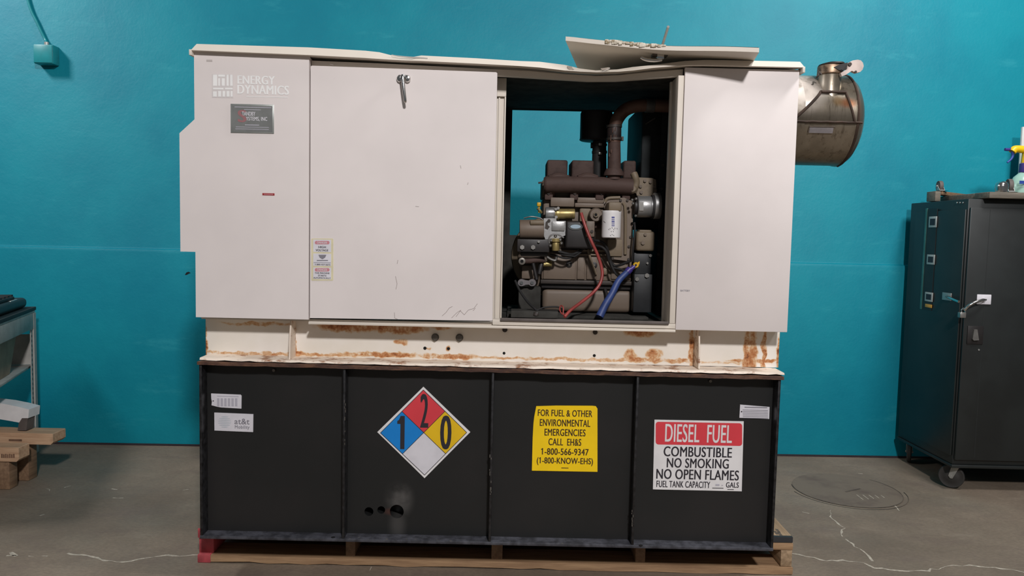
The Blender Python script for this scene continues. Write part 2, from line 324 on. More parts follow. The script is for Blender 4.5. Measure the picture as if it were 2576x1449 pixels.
def text_mesh(strings, name, mat, parent, bold=0.02):
    """strings: list of (text, px0, py0, px1, py1, y) each fitted to that rectangle, all in one mesh"""
    bm = bmesh.new()
    for (tx, a, b, c, d, y) in strings:
        me = glyphs(tx); one = bmesh.new(); one.from_mesh(me); bpy.data.meshes.remove(me)
        for k, ch in enumerate(tx):                     # give every figure 1 its flag
            if ch == '1':
                pre = glyphs(tx[:k+1]); r = max(v.co.x for v in pre.vertices); bpy.data.meshes.remove(pre)
                solo = glyphs('1'); sx = [v.co.x for v in solo.vertices]; sy = [v.co.y for v in solo.vertices]; bpy.data.meshes.remove(solo)
                w0 = max(sx)-min(sx); top = max(sy); h0 = top-min(sy); q = r-w0
                one.faces.new([one.verts.new(p+(0,)) for p in ((q+w0*0.02, top), (q+w0*0.02, top-0.24*h0), (q-w0*1.35, top-0.24*h0), (q-w0*1.35, top-0.155*h0), (q-w0*0.6, top-0.12*h0))])
        xs = [v.co.x for v in one.verts]; ys = [v.co.y for v in one.verts]
        cx, cz = W((a+c)/2, (b+d)/2, y); k = (CAMD+y)/FPX; w = (c-a)*k; h = (d-b)*k
        mx, nx, my, ny = max(xs), min(xs), max(ys), min(ys); e = bold*1.0*w/(mx-nx)
        for lay, sft in enumerate((0.0, -e, e)):
            t = one.copy()
            for v in t.verts:
                v.co = Vector((cx+((v.co.x-nx)/(mx-nx)-0.5)*(w-2*e)+sft, y-0.00012*lay, cz+((v.co.y-ny)/(my-ny)-0.5)*h))
            tm = bpy.data.meshes.new('t'); t.to_mesh(tm); t.free(); bm.from_mesh(tm); bpy.data.meshes.remove(tm)
        one.free()
    me = bpy.data.meshes.new(name); bm.to_mesh(me); bm.free(); me.materials.append(M[mat])
    o = bpy.data.objects.new(name, me); COL.objects.link(o); o.parent = parent
    if parent.type == 'EMPTY': o.location = -parent.location
    return o
def lines(mb, rows, y):          # thin printed rules: (px0, py, px1, thickness px)
    for a, b, c, t in rows: mb.pbox(a, b-t/2, c, b+t/2, y-0.0004, y)
    return mb

# ------------------------------------------------------------------ the setting
WY, WYAW = 1.937, 0.018
wb = MB()
prof = [(-0.030, 0.0), (-0.030, 1.285), (-0.022, 1.303), (-0.004, 1.310), (0, 1.318), (0, 4.6), (0.15, 4.6), (0.15, 0.0)]
wb.prism(prof, -6.0, 6.0, 'yz')
RW = Matrix.Translation((0, WY+0.03, 0)) @ Matrix.Rotation(WYAW, 4, 'Z')
wb.xf(RW); wall = struct(wb.build('wall_back', 'wall'))
def WV(px, py, off=0.0):       # point on the upper wall face, off metres in front of it
    X, Y, Z = ray(px, py); n = RW.to_3x3() @ Vector((0, -1, 0)); o = RW @ Vector((0, 0, 0))+n*off
    d = Vector((X, Y, Z)); c = Vector((0, -CAMD, CAMH)); return c+d*((o-c).dot(n)/d.dot(n))
fl = MB(); fl.box(-6.2, 6.2, -6.5, 2.2, -0.1, 0.0); nf = len(fl.bm.faces)
def crack(pts, w, gap=0.12):
    P = [Vector((*F(a, b), 0.0006)) for a, b in pts]; out = []
    for a, b in zip(P, P[1:]):
        n = max(1, int((b-a).length/0.025))
        for k in range(n):
            q = a.lerp(b, k/n); nrm = (b-a).normalized().cross(Vector((0, 0, 1))); out.append(q+nrm*random.uniform(-0.010, 0.010))
    out.append(P[-1]); prev = None
    for i, q in enumerate(out):
        d = (out[min(i+1, len(out)-1)]-out[max(i-1, 0)]).normalized(); nrm = d.cross(Vector((0, 0, 1)))
        ww = w*random.uniform(0.12, 1.0); cur = (fl.bm.verts.new(q+nrm*ww), fl.bm.verts.new(q-nrm*ww))
        if prev and random.random() > gap: fl.bm.faces.new((prev[0], prev[1], cur[1], cur[0])).material_index = 1
        prev = cur
crack([(1990, 1393), (2030, 1400), (2080, 1412), (2120, 1411), (2170, 1417), (2200, 1428), (2240, 1435), (2280, 1435), (2320, 1436), (2370, 1430), (2400, 1423), (2440, 1423), (2500, 1428), (2576, 1440)], 0.008, 0.06)
crack([(2085, 1282), (2095, 1305), (2122, 1328), (2120, 1345), (2126, 1356), (2150, 1375), (2175, 1392), (2195, 1412)], 0.007, 0.1)
crack([(168, 1393), (230, 1402), (280, 1411), (310, 1412), (370, 1405), (420, 1398), (500, 1396)], 0.008, 0.08)
crack([(20, 1396), (40, 1398), (120, 1399)], 0.006, 0.5); crack([(25, 1390), (42, 1399)], 0.012, 0.1); crack([(2250, 1268), (2262, 1285)], 0.005, 0.1)
for a, b, c, d in ((280, 1230, 295, 1232), (460, 1232, 475, 1231), (118, 1228, 124, 1236), (285, 1252, 310, 1253), (160, 1226, 178, 1222), (100, 1298, 112, 1294), (2018, 1289, 2036, 1292), (2160, 1192, 2170, 1192), (935, 1426, 930, 1436)):
    crack([(a, b), (c, d)], 0.006, 0.0)
floor = struct(fl.build('floor', ['floor', 'crack']))
bb = MB(); bb.box(-6, 6, -0.036, -0.029, 0.0, 0.013); bb.xf(RW); struct(bb.build('baseboard_back', simple('dark_floor_joint', (44, 36, 42), 0.8, 0, 0.1)))
hm = MB(); p = WV(472, 687, 0.03); hm.prism([(p.x-0.018, p.z-0.012), (p.x-0.008, p.z+0.004), (p.x+0.006, p.z+0.009), (p.x+0.02, p.z+0.002), (p.x+0.008, p.z-0.003), (p.x-0.006, p.z-0.012)], p.y-0.001, p.y); hm.build('wall_chip', 'hole', wall)
# manhole cover set in the floor
mc = F(2125, 1228); x1 = F(2258, 1225); x0 = F(2000, 1200); y0 = F(2130, 1277)[1]; y1 = F(2125, 1181)[1]
mr = 0.33; mx, my = F(2128, 1232)
mh = thing('manhole_cover', 'round flush manhole cover set in the concrete floor beside the black cabinet', 'manhole cover', (mx, my, 0))
MB().cyl((mx, my, 0.0), (mx, my, 0.002), mr*0.90, seg=64).build('cover_plate', 'cover', mh)
rg = MB()
def ringband(mb, r0, r1, z, n=72, a0=0, a1=2*math.pi):
    prev = None
    for k in range(n+1):
        a = a0+(a1-a0)*k/n; cur = (mb.bm.verts.new((mx+r0*math.cos(a), my+r0*math.sin(a), z)), mb.bm.verts.new((mx+r1*math.cos(a), my+r1*math.sin(a), z)))
        if prev: mb.bm.faces.new((prev[0], prev[1], cur[1], cur[0]))
        prev = cur
ringband(rg, mr*0.90, mr*0.918, 0.0024, a0=-3.4, a1=0.7); ringband(rg, mr*0.985, mr*0.997, 0.0022, a0=3.3, a1=6.2); rg.build('rim_ring', 'ring', mh)
sl = MB(); sl.box(mx-0.03, mx+0.10, my-0.02, my-0.008, 0.002, 0.003, rot=Matrix.Rotation(0.5, 4, 'Z')); sl.build('pry_slot', 'ring', mh)
sc = MB()
for k in range(5): sc.box(mx+0.02+k*0.035, mx+0.024+k*0.035, my-0.17+0.01*k, my-0.09, 0.002, 0.0026)
sc.build('paint_scratches', 'crack', mh)['kind'] = 'stuff'
# junction box and its cable on the wall
p = WV(125, 143, 0.0)
jb = thing('junction_box', 'teal painted junction box on the upper left wall with a cable running up', 'junction box', (p.x, p.y, p.z))
bx = MB(); bx.box(-0.062, 0.062, -0.07, 0.004, -0.058, 0.062, 0.006); 
MJ = Matrix.Translation(p) @ Matrix.Rotation(WYAW, 4, 'Z'); bx.xf(MJ).build('box_body', 'tealbox', jb)
cv = MB(); cv.box(-0.058, 0.058, -0.075, -0.069, -0.053, 0.057, 0.002); cv.xf(MJ).build('cover_plate', 'tealbox', jb)
MB().cyl((0, -0.03, 0.06), (0, -0.03, 0.085), 0.014).xf(MJ).build('cable_fitting', 'galv', jb)
cb = [WV(a, b, 0.014) for a, b in ((66, -14), (72, 8), (80, 30), (92, 54), (103, 78), (114, 100))]+[MJ @ Vector((0, -0.03, 0.083))]
MB().tube(cb, 0.008).build('cable', 'tealbox', jb)

# ------------------------------------------------------------------ wooden pallet
PY = 0.15
pal = thing('wooden_pallet', 'wooden pallet with a pink-red painted left end under the black tank', 'pallet', (-0.05, 0.55, 0))
XL, XR, PB = -1.340, 1.247, 1.05
def warped_board(x0, x1, y0, y1, z0, z1, n=26, amp=0.004):
    mb = MB(); prev = None; rings = []
    for i in range(n+1):
        x = x0+(x1-x0)*i/n; a = random.uniform(-amp, amp)*0.5; b = random.uniform(0, amp)
        rings.append([mb.bm.verts.new(c) for c in ((x, y0+a, z0+(b if amp > 0 else 0)), (x, y0+a*0.4, z1), (x, y1, z1), (x, y1, z0))])
    for r, q in zip(rings, rings[1:]):
        for k in range(4): mb.bm.faces.new((r[k], r[(k+1) % 4], q[(k+1) % 4], q[k]))
    mb.bm.faces.new(rings[0]); mb.bm.faces.new(rings[-1][::-1]); return mb
warped_board(XL+0.055, XR, PY-0.01, PY+0.13, 0.001, 0.034, 30, 0.007).build('bottom_board', 'wood', pal, 50)
MB().box(XL, XL+0.056, PY-0.012, PY+0.13, 0.001, 0.036, 0.002).build('painted_board_end', 'wood_red', pal)['label'] = 'pink-red painted end of the bottom board'
for y in (0.55, 0.92): MB().box(XL, XR, y, y+0.13, 0.001, 0.033, 0.002).build('bottom_board', 'wood', pal)
for a, c, m in ((498, 535, 'wood_red'), (868, 892, 'wood_dark'), (1236, 1264, 'wood_dark'), (1600, 1625, 'wood_dark'), (1965, 1993, 'wood_y')):
    x0 = W(a, 1390, PY)[0]; x1 = W(c, 1390, PY)[0]
    MB().box(x0, x1, PY+(0.012 if m != 'wood_y' else 0.0), PB-0.02, 0.035, 0.108, 0.002).build('stringer', m, pal)
for i in range(7):
    y = PY+i*0.132
    MB().box(XL+0.002, XR-(0.0 if i == 0 else random.uniform(0, .004)), y, y+0.115, 0.109, 0.139, 0.002).build('deck_board', 'wood', pal)
MB().box(XL, XL+0.05, PY-0.006, PY, 0.109, 0.150, 0.001).build('painted_deck_end', 'wood_red', pal)
MB().box(W(1943, 1355, PY)[0]-0.08, XR-0.002, PY+0.002, PY+0.02, 0.142, 0.1655).build('black_edge_strip', 'blackwood', pal)
tb = MB()
tb.box(XL+0.004, XR-0.002, PY+0.021, PB-0.02, 0.140, 0.1655, 0.001); tb.build('top_sheet', 'wood_y', pal)
kn = MB()
for a, b in ((1957, 1335), (1952, 1340), (1962, 1343)):
    x, y = F(a, b, 0.166); kn.box(x-0.006, x+0.006, y-0.02, y+0.02, 0.1655, 0.1662)
kn.build('nail_marks', 'ring', pal)

# ------------------------------------------------------------------ sub-base fuel tank
TX0, TX1, TD = -1.268, 1.104, 0.055
ft = thing('fuel_tank', 'long black steel sub-base diesel tank covered in warning signs, standing on the pallet', 'fuel tank', (-0.08, 0.46, 0.167))
PORTS = ((928, 1287, 11.5), (959, 1283, 10), (998, 1287, 18))
body = MB().box(TX0+0.001, TX1-0.001, TD, 0.92, 0.1805, 0.895).build('tank_body', 'tank', ft)
cut = MB()
for px, py, r in PORTS:
    x, z = W(px, py, TD); k = (CAMD+TD)/FPX*r
    cut.lathe([(k, -0.02), (k, 0.008), (k*1.25, 0.0081), (k*1.25, 0.09)], (x, TD, z), (0, 1, 0), 32)
cutter = cut.build('port_cutter', 'port')
bo_ = body.modifiers.new('ports', 'BOOLEAN'); bo_.object = cutter; bo_.operation = 'DIFFERENCE'; bo_.solver = 'EXACT'
bpy.context.view_layer.update(); dg_ = bpy.context.evaluated_depsgraph_get(); nm = bpy.data.meshes.new_from_object(body.evaluated_get(dg_))
body.modifiers.clear(); body.data = nm
for p_ in nm.polygons: p_.use_smooth = False
bpy.data.objects.remove(cutter)
MB().box(TX0-0.002, TX1+0.002, -0.004, 0.94, 0.167, 0.180, 0.002).build('bottom_flange', simple('worn_black_flange', (74, 75, 82), 0.42, 0.2, 0.25, 25), ft)
wv = MB(); n = 60; prev = None
for i in range(n+1):
    x = TX0-0.006+(TX1-TX0+0.016)*i/n; z = 0.909-0.010*i/n+random.uniform(-0.002, 0.001)
    cur = [wv.bm.verts.new(c) for c in ((x, -0.01+random.uniform(-0.002, 0.002), z-0.013), (x, -0.01, z), (x, 0.2, z), (x, 0.2, z-0.013))]
    if prev:
        for k in range(4): wv.bm.faces.new((prev[k], prev[(k+1) % 4], cur[(k+1) % 4], cur[k]))
    else: wv.bm.faces.new(cur)
    prev = cur
wv.bm.faces.new(prev[::-1]); wv.build('top_flange', 'rust', ft)['label'] = 'rust-edged top flange'
tmat = simple('scuffed_black_paint', (34, 34, 36), 0.38, 0.1, 0.35, 40)
for x in (TX0+0.004, -0.677, -0.070, 0.522, TX1-0.004):
    MB().box(x-0.005, x+0.005, -0.002, TD+0.002, 0.18, 0.897, 0.001).build('stiffener_rib', tmat, ft)
for px, py in ((690, 931), (1786, 958)):
    MB().disc(px, py, 4, TD, 0.01, 6).build('stud', 'bolt', ft)
for px in (838, 1612):
    x, y = F(px, 1352 if px < 1000 else 1372, 0.18); MB().cyl((x, y, 0.180), (x, y, 0.1812), 0.009, seg=6).build('flange_hole', 'hole', ft)
SY = TD-0.0035
def sign_poly(name, pts, mat, label, y=SY, parent=ft):
    mb = MB(); mb.prism([W(a, b, y) for a, b in pts], y, y+0.0035); o = mb.build(name, mat, parent); o['label'] = label; return o
# diamond
dm = sign_poly('hazard_diamond', [(1065, 973), (1183, 1087), (1068, 1203), (949, 1087)], 'white', 'four-colour hazard diamond reading 1, 2 and 0')
def quad(pts, name, mat, d): 
    mb = MB(); mb.prism([W(a, b, SY-d) for a, b in pts], SY-d, SY-d+0.0004); return mb.build(name, mat, dm)
T_, R_, B_, L_, C_ = (1065, 981), (1174, 1088), (1068, 1195), (957, 1089), (1066, 1088)
mid = lambda a, b: ((a[0]+b[0])/2, (a[1]+b[1])/2)
quad([T_, mid(T_, R_), C_, mid(T_, L_)], 'red_quarter', 'sign_red', 0.0006); quad([L_, mid(T_, L_), C_, mid(L_, B_)], 'blue_quarter', 'sign_blue', 0.0006)
quad([R_, mid(R_, B_), C_, mid(T_, R_)], 'yellow_quarter', 'sign_gold', 0.0006); quad([B_, mid(L_, B_), C_, mid(R_, B_)], 'white_quarter', 'paper', 0.0006)
ln = MB()
def pline(mb, a, b, w, y):
    p, q = W(*a, y), W(*b, y); d = Vector((q[0]-p[0], q[1]-p[1])).normalized()*w; nx, nz = -d.y, d.x
    mb.prism([(p[0]+nx, p[1]+nz), (q[0]+nx, q[1]+nz), (q[0]-nx, q[1]-nz), (p[0]-nx, p[1]-nz)], y, y+0.0003)
for a, b in ((T_, R_), (R_, B_), (B_, L_), (L_, T_), (mid(T_, L_), mid(R_, B_)), (mid(T_, R_), mid(L_, B_))): pline(ln, a, b, 0.0011, SY-0.001)
ln.build('border_lines', 'ink', dm)
text_mesh([('2', 1057, 990, 1078, 1077, SY-0.0014), ('1', 999, 1045, 1018, 1131, SY-0.0014), ('0', 1107, 1044, 1136, 1132, SY-0.0014)], 'lettering', 'ink', dm, 0.03)
# yellow notice
ys = sign_poly('emergency_notice', [(1349, 1022), (1400, 1020.5), (1490, 1021), (1499, 1022), (1503, 1028), (1503, 1187), (1338, 1184), (1340, 1100), (1342, 1065), (1344, 1048)], 'sign_yellow', 'yellow notice with a phone number for fuel emergencies')
text_mesh([('FOR FUEL & OTHER', 1352, 1031, 1491, 1048, SY-0.001), ('ENVIRONMENTAL', 1357, 1055, 1486, 1073, SY-0.001), ('EMERGENCIES', 1369, 1079, 1474, 1097, SY-0.001), ('CALL  EH&S', 1379, 1103, 1463, 1121, SY-0.001),
           ('1-800-566-9347', 1360, 1128, 1482, 1145, SY-0.001), ('(1-800-KNOW-EHS)', 1349, 1151, 1493, 1172, SY-0.001)], 'lettering', 'brownink', ys, 0.022)
lines(MB(), [(1412, 1177.5, 1430, 1.6)], SY-0.0006).build('small_print', 'brownink', ys)
# diesel sign
ds = sign_poly('diesel_sign', [(1646.5, 1056), (1871, 1060), (1866, 1236), (1642.5, 1231)], 'white', 'white and red sign reading diesel fuel')
def rrect(a, b, c, d, r, skew=0.0):
    out = []
    for cx, cy, a0 in ((c-r, b+r, -90), (c-r, d-r, 0), (a+r, d-r, 90), (a+r, b+r, 180)):
        for k in range(7):
            t = math.radians(a0+15*k); x = cx+r*math.cos(t); out.append((x, cy+r*math.sin(t)+skew*(x-a)))
    return out
mb = MB(); mb.prism([W(a, b, SY-0.0006) for a, b in rrect(1649.5, 1061, 1867, 1118, 7, 0.018)], SY-0.0006, SY-0.0002); mb.build('red_banner', 'sign_red', ds)
text_mesh([('DIESEL  FUEL', 1672, 1067, 1843, 1114, SY-0.0012)], 'banner_lettering', 'white', ds, 0.02)
text_mesh([('COMBUSTIBLE', 1668, 1124, 1843, 1150, SY-0.001), ('NO SMOKING', 1676, 1153, 1835, 1178, SY-0.001), ('NO OPEN FLAMES', 1649, 1181, 1861, 1207, SY-0.001), ('FUEL TANK CAPACITY', 1650, 1210, 1788, 1227, SY-0.001), ('GALS', 1826, 1213, 1859, 1227, SY-0.001)], 'lettering', 'ink', ds, 0.022)
lines(MB(), [(1792, 1228, 1820, 1.5), (1830, 1231.5, 1846, 1.5)], SY-0.0006).build('small_print', 'ink', ds)
lines(MB(), [(1800, 1220, 1810, 4), (1815, 1221, 1819, 2)], SY-0.0006).build('handwriting', 'paleink', ds)
# carrier plate
at = sign_poly('carrier_plate', [(539, 1038), (637, 1042), (636.5, 1087), (539.5, 1083)], 'paper', 'white plate with a striped globe emblem')
text_mesh([('at&t', 589.5, 1053, 628, 1067.5, SY-0.001)], 'lettering', 'greyink', at, 0.012); text_mesh([('Mobility', 590.5, 1070, 628, 1081, SY-0.001)], 'small_lettering', 'greyink', at, 0.008)
gl = MB()
for k in range(7):
    v = (k-3)/3.5; hw = 16.5*math.sqrt(max(0.05, 1-v*v)); pts = []
    cx, cy = 565, 1061+v*15
    for i in range(9):
        u = -1+2*i/8; pts.append((cx+u*hw, cy+0.022*u*hw-1.0*(1-u*u)*(-1)))
    up = [(a, b-1.1*(1-((a-cx)/hw)**2)-0.25) for a, b in pts]; dn = [(a, b+0.3) for a, b in pts[::-1]]
    gl.prism([W(a, b, SY-0.0007) for a, b in up+dn], SY-0.0007, SY-0.0003)
gl.build('globe_emblem', simple('pale_blue_grey_ink', (176, 186, 194), 0.6, 0, 0), at)
# paper tags
t1 = sign_poly('inspection_tag', [(531, 990), (605, 993), (607.5, 996), (607, 1028), (556, 1025), (545, 1023), (532, 1019.5), (533, 1010), (531.5, 1004)], 'paper', 'white printed tag with a curled lower left corner')
mb = MB(); lines(mb, [(546, 997, 600, 1.6)]+[(546+k*9, 1012, 552+k*9, 20) for k in range(6)], SY-0.0004); mb.build('printed_table', 'paleink', t1)
MB().disc(536.5, 1008.5, 1.6, SY-0.0003, 0.0006, 10).build('eyelet', 'ink', t1)
t2 = sign_poly('inspection_tag', [(1862, 1018), (1936, 1024), (1935, 1054), (1860, 1051)], 'paper', 'white printed tag near the right edge')
mb = MB(); lines(mb, [(1873, 1025, 1930, 2.2)]+[(1868+0.2*k, 1031+k*4.0+1, 1932, 1.3) for k in range(6)], SY-0.0004); mb.build('printed_table', 'greyink', t2)
MB().disc(1865.5, 1035.5, 1.8, SY-0.0003, 0.0006, 10).build('eyelet', 'ink', t2)
# scuffs on the ribs
sf = MB()
for px, y0, y1 in ((1233, 1115, 1250), (1590, 1275, 1330), (866, 990, 1120)):
    for k in range(9):
        b = random.uniform(y0, y1); h = random.uniform(3, 11); a = px+random.uniform(-2, 2); sf.pbox(a, b, a+1.6, b+h, -0.0034, -0.0022)
for k in range(26):
    a = random.uniform(880, 1900); b = 1349+(a-880)*0.0225+random.uniform(2, 12); x, y = F(a, b, 0.18)
    if -0.002 < y < TD-0.004: sf.box(x-0.004, x+0.004, y-0.002, y+0.002, 0.1796, 0.1804)
sf.build('paint_chips', 'bolt', ft)['kind'] = 'stuff'

# ------------------------------------------------------------------ generator enclosure
GX0, GX1, GD, GB = -1.281, 1.122, 0.92, 1.083
gen = thing('generator_enclosure', 'beige steel generator housing with a dented roof and one open doorway, on the black tank', 'generator', (-0.08, 0.46, 0.918))
# skid rail
sk = MB(); sk.box(-1.286, 1.131, SKY, SKY+0.025, 0.916, 1.078)
skid = sk.build('skid_rail', 'skid', gen); skid['label'] = 'cream base rail with rust stains'
MB().box(-1.268, 1.115, 0.845, 0.87, 0.916, 1.078).build('rear_skid_rail', 'skid', gen)
for x in (-1.283, 1.128): MB().box(x-0.004, x+0.004, SKY+0.002, 0.87, 0.917, 1.077).build('end_plate', 'skid', gen)
n = 70; lp = MB(); prev = None
for i in range(n+1):
    x = -1.27+2.39*i/n; z = 0.919-0.008*i/n+random.uniform(0.0, 0.0015)*(1 if i % 3 else 2)
    cur = [lp.bm.verts.new(c) for c in ((x, 0.004+random.uniform(-0.003, 0.003), z-0.008), (x, 0.008+random.uniform(-0.003, 0.003), z), (x, SKY+0.002, z+0.001), (x, SKY+0.002, z-0.008))]
    if prev:
        for k in range(4): lp.bm.faces.new((prev[k], prev[(k+1) % 4], cur[(k+1) % 4], cur[k]))
    else: lp.bm.faces.new(cur)
    prev = cur
lp.bm.faces.new(prev[::-1])
def flange_paint():
    t = NT('peeling_flange_paint'); t.pbr(0.6)
    f = t.ramp(t.noise(11, 9, 0.72, stretch=(1, 1, 2)), 0.50, 0.64); t.col(t.mix(f, lin((228, 214, 198)), lin((150, 104, 72)))); return t.m
M['flange_paint'] = flange_paint()
lp.build('skid_foot_flange', 'flange_paint', gen)
for a, c in ((722, 738), (1741, 1754)):
    x0 = W(a, 870, 0.02)[0]; x1 = W(c, 870, SKY)[0]
    MB().prism([(0.03, 0.918), (SKY, 0.918), (SKY, 1.078), (0.05, 1.078), (0.034, 0.99)], x0+0.004 if a < 1000 else x1-0.012, x0+0.010 if a < 1000 else x1-0.006, 'yz').build('gusset', 'flange_paint', gen)
for px, py, r in ((1095, 848, 8.5), (1156, 849, 8.5)):
    b = MB(); x, z = W(px, py, SKY); b.cyl((x, SKY, z), (x, SKY-0.016, z), 0.0135, seg=6, bev=0.001); b.cyl((x, SKY, z), (x, SKY-0.005, z), 0.016, seg=24); b.build('hex_bolt', 'bolt', gen)
for px, py, r in ((1270, 829, 6.5), (1497, 835.5, 6)): MB().disc(px, py, r, SKY, 0.008, 16, 0.001).build('round_bolt', 'darkbolt', gen)
for px, py, r in ((1069, 876, 4.2), (1128, 877, 4), (1268, 888.5, 3.6), (1495, 894.5, 3.8)):
    MB().disc(px, py, r, SKY, 0.0008, 16).build('bolt_hole', 'hole', gen)
ck = MB()
for k in range(46):
    x = random.uniform(-1.1, 1.05); a = random.uniform(.004, .03); ck.box(x-a, x+a, SKY-0.0015, SKY, 1.076-random.uniform(0.002, 0.006), 1.0785)
ck.build('paint_cracks', 'rust', gen)['kind'] = 'stuff'
# base floor of the housing
MB().box(GX0+0.01, GX1-0.01, 0.03, GD-0.005, 1.079, 1.087).build('base_plate', 'beige_frame', gen)
MB().box(-0.80, 0.655, 0.10, GD-0.02, 1.087, 1.090).build('floor_liner', 'liner', gen)
# left cowl panel with side hood outline
HX = -1.3415
zb = W(640, 801)[1]
mb = MB(); mb.prism([(GX0, zb), (-0.824, zb), (-0.824, 2.147), (GX0, 2.153), (GX0, 1.882), (HX, 1.826), (HX, 1.354), (GX0, 1.354)], 0.0, 0.018); 
cow = mb.build('left_cowl_panel', 'beige', gen)
mb = MB(); mb.prism([(HX+0.001, 1.355), (GX0+0.002, 1.355), (GX0+0.002, 1.880), (HX+0.001, 1.8255)], 0.018, 0.80); mb.build('side_hood', 'beige', gen)
for z in (1.70, 1.53, 1.37): MB().cyl((HX+0.002, 0.05, z), (HX-0.006, 0.05, z), 0.008, seg=12).build('hood_screw', 'darkbolt', gen)
MB().box(GX0+0.001, GX0+0.02, 0.018, GD, zb, 2.14).build('left_end_wall', 'beige', gen)
MB().box(-0.845, -0.826, 0.018, 0.06, zb, 2.138).build('cowl_return', 'beige', gen)
# right cowl panel
zr = W(1840, 833)[1]
mb = MB(); mb.box(0.668, GX1, 0.0, 0.018, zr, 2.128, 0.0025); mb.build('right_cowl_panel', 'beige', gen)
MB().box(GX1-0.02, GX1-0.001, 0.018, GD, zr, 2.128).build('right_end_wall', 'beige_dirty', gen)
# door
zd0 = W(1010, 803)[1]; 
mb = MB(); mb.prism([(-0.819, 1.095), (-0.077, 1.100), (-0.077, 2.090), (-0.082, 2.0935), (-0.815, 2.1035), (-0.819, 2.099)], 0.004, 0.034)
door = mb.build('door', 'beige', gen)
# frame round the doors
hd = MB(); top = [(-0.824, 2.13), (-0.545, 2.125), (0.05, 2.108), (0.19, 2.098), (0.316, 2.094), (0.41, 2.099), (0.536, 2.114), (0.667, 2.128)]
bot = [(0.667, 2.100), (0.622, 2.096), (0.477, 2.083), (0.40, 2.076), (0.287, 2.073), (0.12, 2.079), (-0.039, 2.085), (-0.30, 2.088), (-0.824, 2.098)]
hd.prism(top+bot, 0.036, 0.056); hd.build('door_header', 'beige_frame', gen)
JY = 0.12
mb = MB(); mb.box(-0.10, -0.0415, JY, JY+0.02, 1.087, 2.095); mb.box(-0.0475, -0.0415, JY-0.012, JY+0.002, 1.087, 2.022, 0.001); mb.box(-0.072, -0.066, JY-0.006, JY+0.002, 1.087, 2.022, 0.001); mb.build('left_jamb', 'beige_frame', gen)
MB().box(-0.095, -0.0415, JY-0.014, JY-0.001, 2.018, 2.024).build('jamb_bracket', 'beige_frame', gen)
MB().box(0.636, 0.700, JY, JY+0.02, 1.087, 2.095).build('right_jamb', 'beige_frame', gen)
MB().box(0.643, 0.666, 0.004, JY-0.001, 1.105, 2.097, 0.0015).build('door_post', 'beige_frame', gen)
for px, py in ((1701, 317), (1692.5, 505), (1684.5, 687)):
    x, z = W(px, py, JY); b = MB(); b.lathe([(0.0125, 0), (0.012, 0.006), (0.008, 0.010), (0.002, 0.011)], (x, JY, z), (0, -1, 0), 20); b.build('rubber_bumper', 'greyrubber', gen)
MB().box(-0.076, 0.668, 0.006, 0.056, 1.083, 1.104, 0.001).build('door_sill', 'beige_frame', gen)
mb = MB(); mb.box(-0.045, 0.640, -0.003, 0.012, 1.1005, 1.1125, 0.002); mb.build('sill_gasket', 'greyrubber', gen)
MB().box(-0.824, 0.668, 0.0, 0.04, 1.070, 1.0805, 0.001).build('bottom_trim', 'beige_frame', gen)
# rear wall with its opening
rw = MB(); rz1 = 2.096
rw.box(GX0, -0.018, GD-0.02, GD, 1.087, 2.155); rw.box(0.70, GX1, GD-0.02, GD, 1.087, 2.145); rw.box(-0.018, 0.70, GD-0.02, GD, rz1, 2.15); rw.box(-0.018, 0.70, GD-0.02, GD, 1.087, 1.45)
rw.build('rear_wall', 'liner', gen)
for x in (-0.83, 0.90): MB().box(x-0.008, x+0.008, 0.06, GD-0.02, 1.09, 2.07).build('bulkhead', 'liner', gen)
MB().box(-0.40, -0.385, 0.30, GD-0.02, 1.09, 2.07).build('bulkhead', 'liner', gen)
# roof with dents in its front lip
TOP = [(-1.266, 2.175), (-0.821, 2.171), (-0.60, 2.163), (-0.545, 2.159), (-0.50, 2.151), (-0.45, 2.148), (-0.415, 2.148), (-0.379, 2.151), (-0.159, 2.143), (0.015, 2.136), (0.09, 2.135), (0.189, 2.126), (0.25, 2.116), (0.315, 2.112), (0.40, 2.117), (0.46, 2.126), (0.535, 2.133), (0.661, 2.150), (0.74, 2.156), (0.83, 2.157), (1.118, 2.157)]
BOT = [(-1.282, 2.147), (-0.821, 2.138), (-0.60, 2.1315), (-0.545, 2.129), (-0.50, 2.1275), (-0.45, 2.126), (-0.415, 2.1255), (-0.379, 2.125), (-0.159, 2.119), (0.015, 2.113), (0.09, 2.109), (0.189, 2.100), (0.25, 2.097), (0.315, 2.096), (0.40, 2.100), (0.46, 2.106), (0.535, 2.117), (0.661, 2.130), (0.74, 2.1325), (0.83, 2.1325), (1.132, 2.132)]
BACK = {3: 0.004, 4: 0.018, 5: 0.030, 6: 0.028, 7: 0.010, 11: 0.006, 12: 0.022, 13: 0.034, 14: 0.030, 15: 0.020, 16: 0.008}
rf = MB(); rows = []
for i, ((tx, tz), (bx_, bz)) in enumerate(zip(TOP, BOT)):
    d = BACK.get(i, 0.0); roofz = 2.176-0.018*(i/(len(TOP)-1)); dz = roofz-tz
    rows.append([rf.bm.verts.new(c) for c in ((bx_, -0.020, bz-0.001), (bx_, -0.026+d*0.1, bz), (tx*0.99+bx_*0.01, -0.010+d*0.8, tz), (tx, 0.02+d, tz+dz*0.1), (tx, 0.12+d, tz+dz*0.45), (tx, 0.30, tz+dz*0.9), (tx, GD+0.02, roofz), (bx_, GD+0.03, bz+dz*0.9), (tx, GD, bz-0.004+dz*0.9), (tx, 0.30, bz+0.004+dz*0.8), (tx, 0.045+d*0.3, bz+0.006))])
for a, b in zip(rows, rows[1:]):
    for k in range(11): rf.bm.faces.new((a[k], a[(k+1) % 11], b[(k+1) % 11], b[k]))
rf.bm.faces.new(rows[0]); rf.bm.faces.new(rows[-1][::-1])
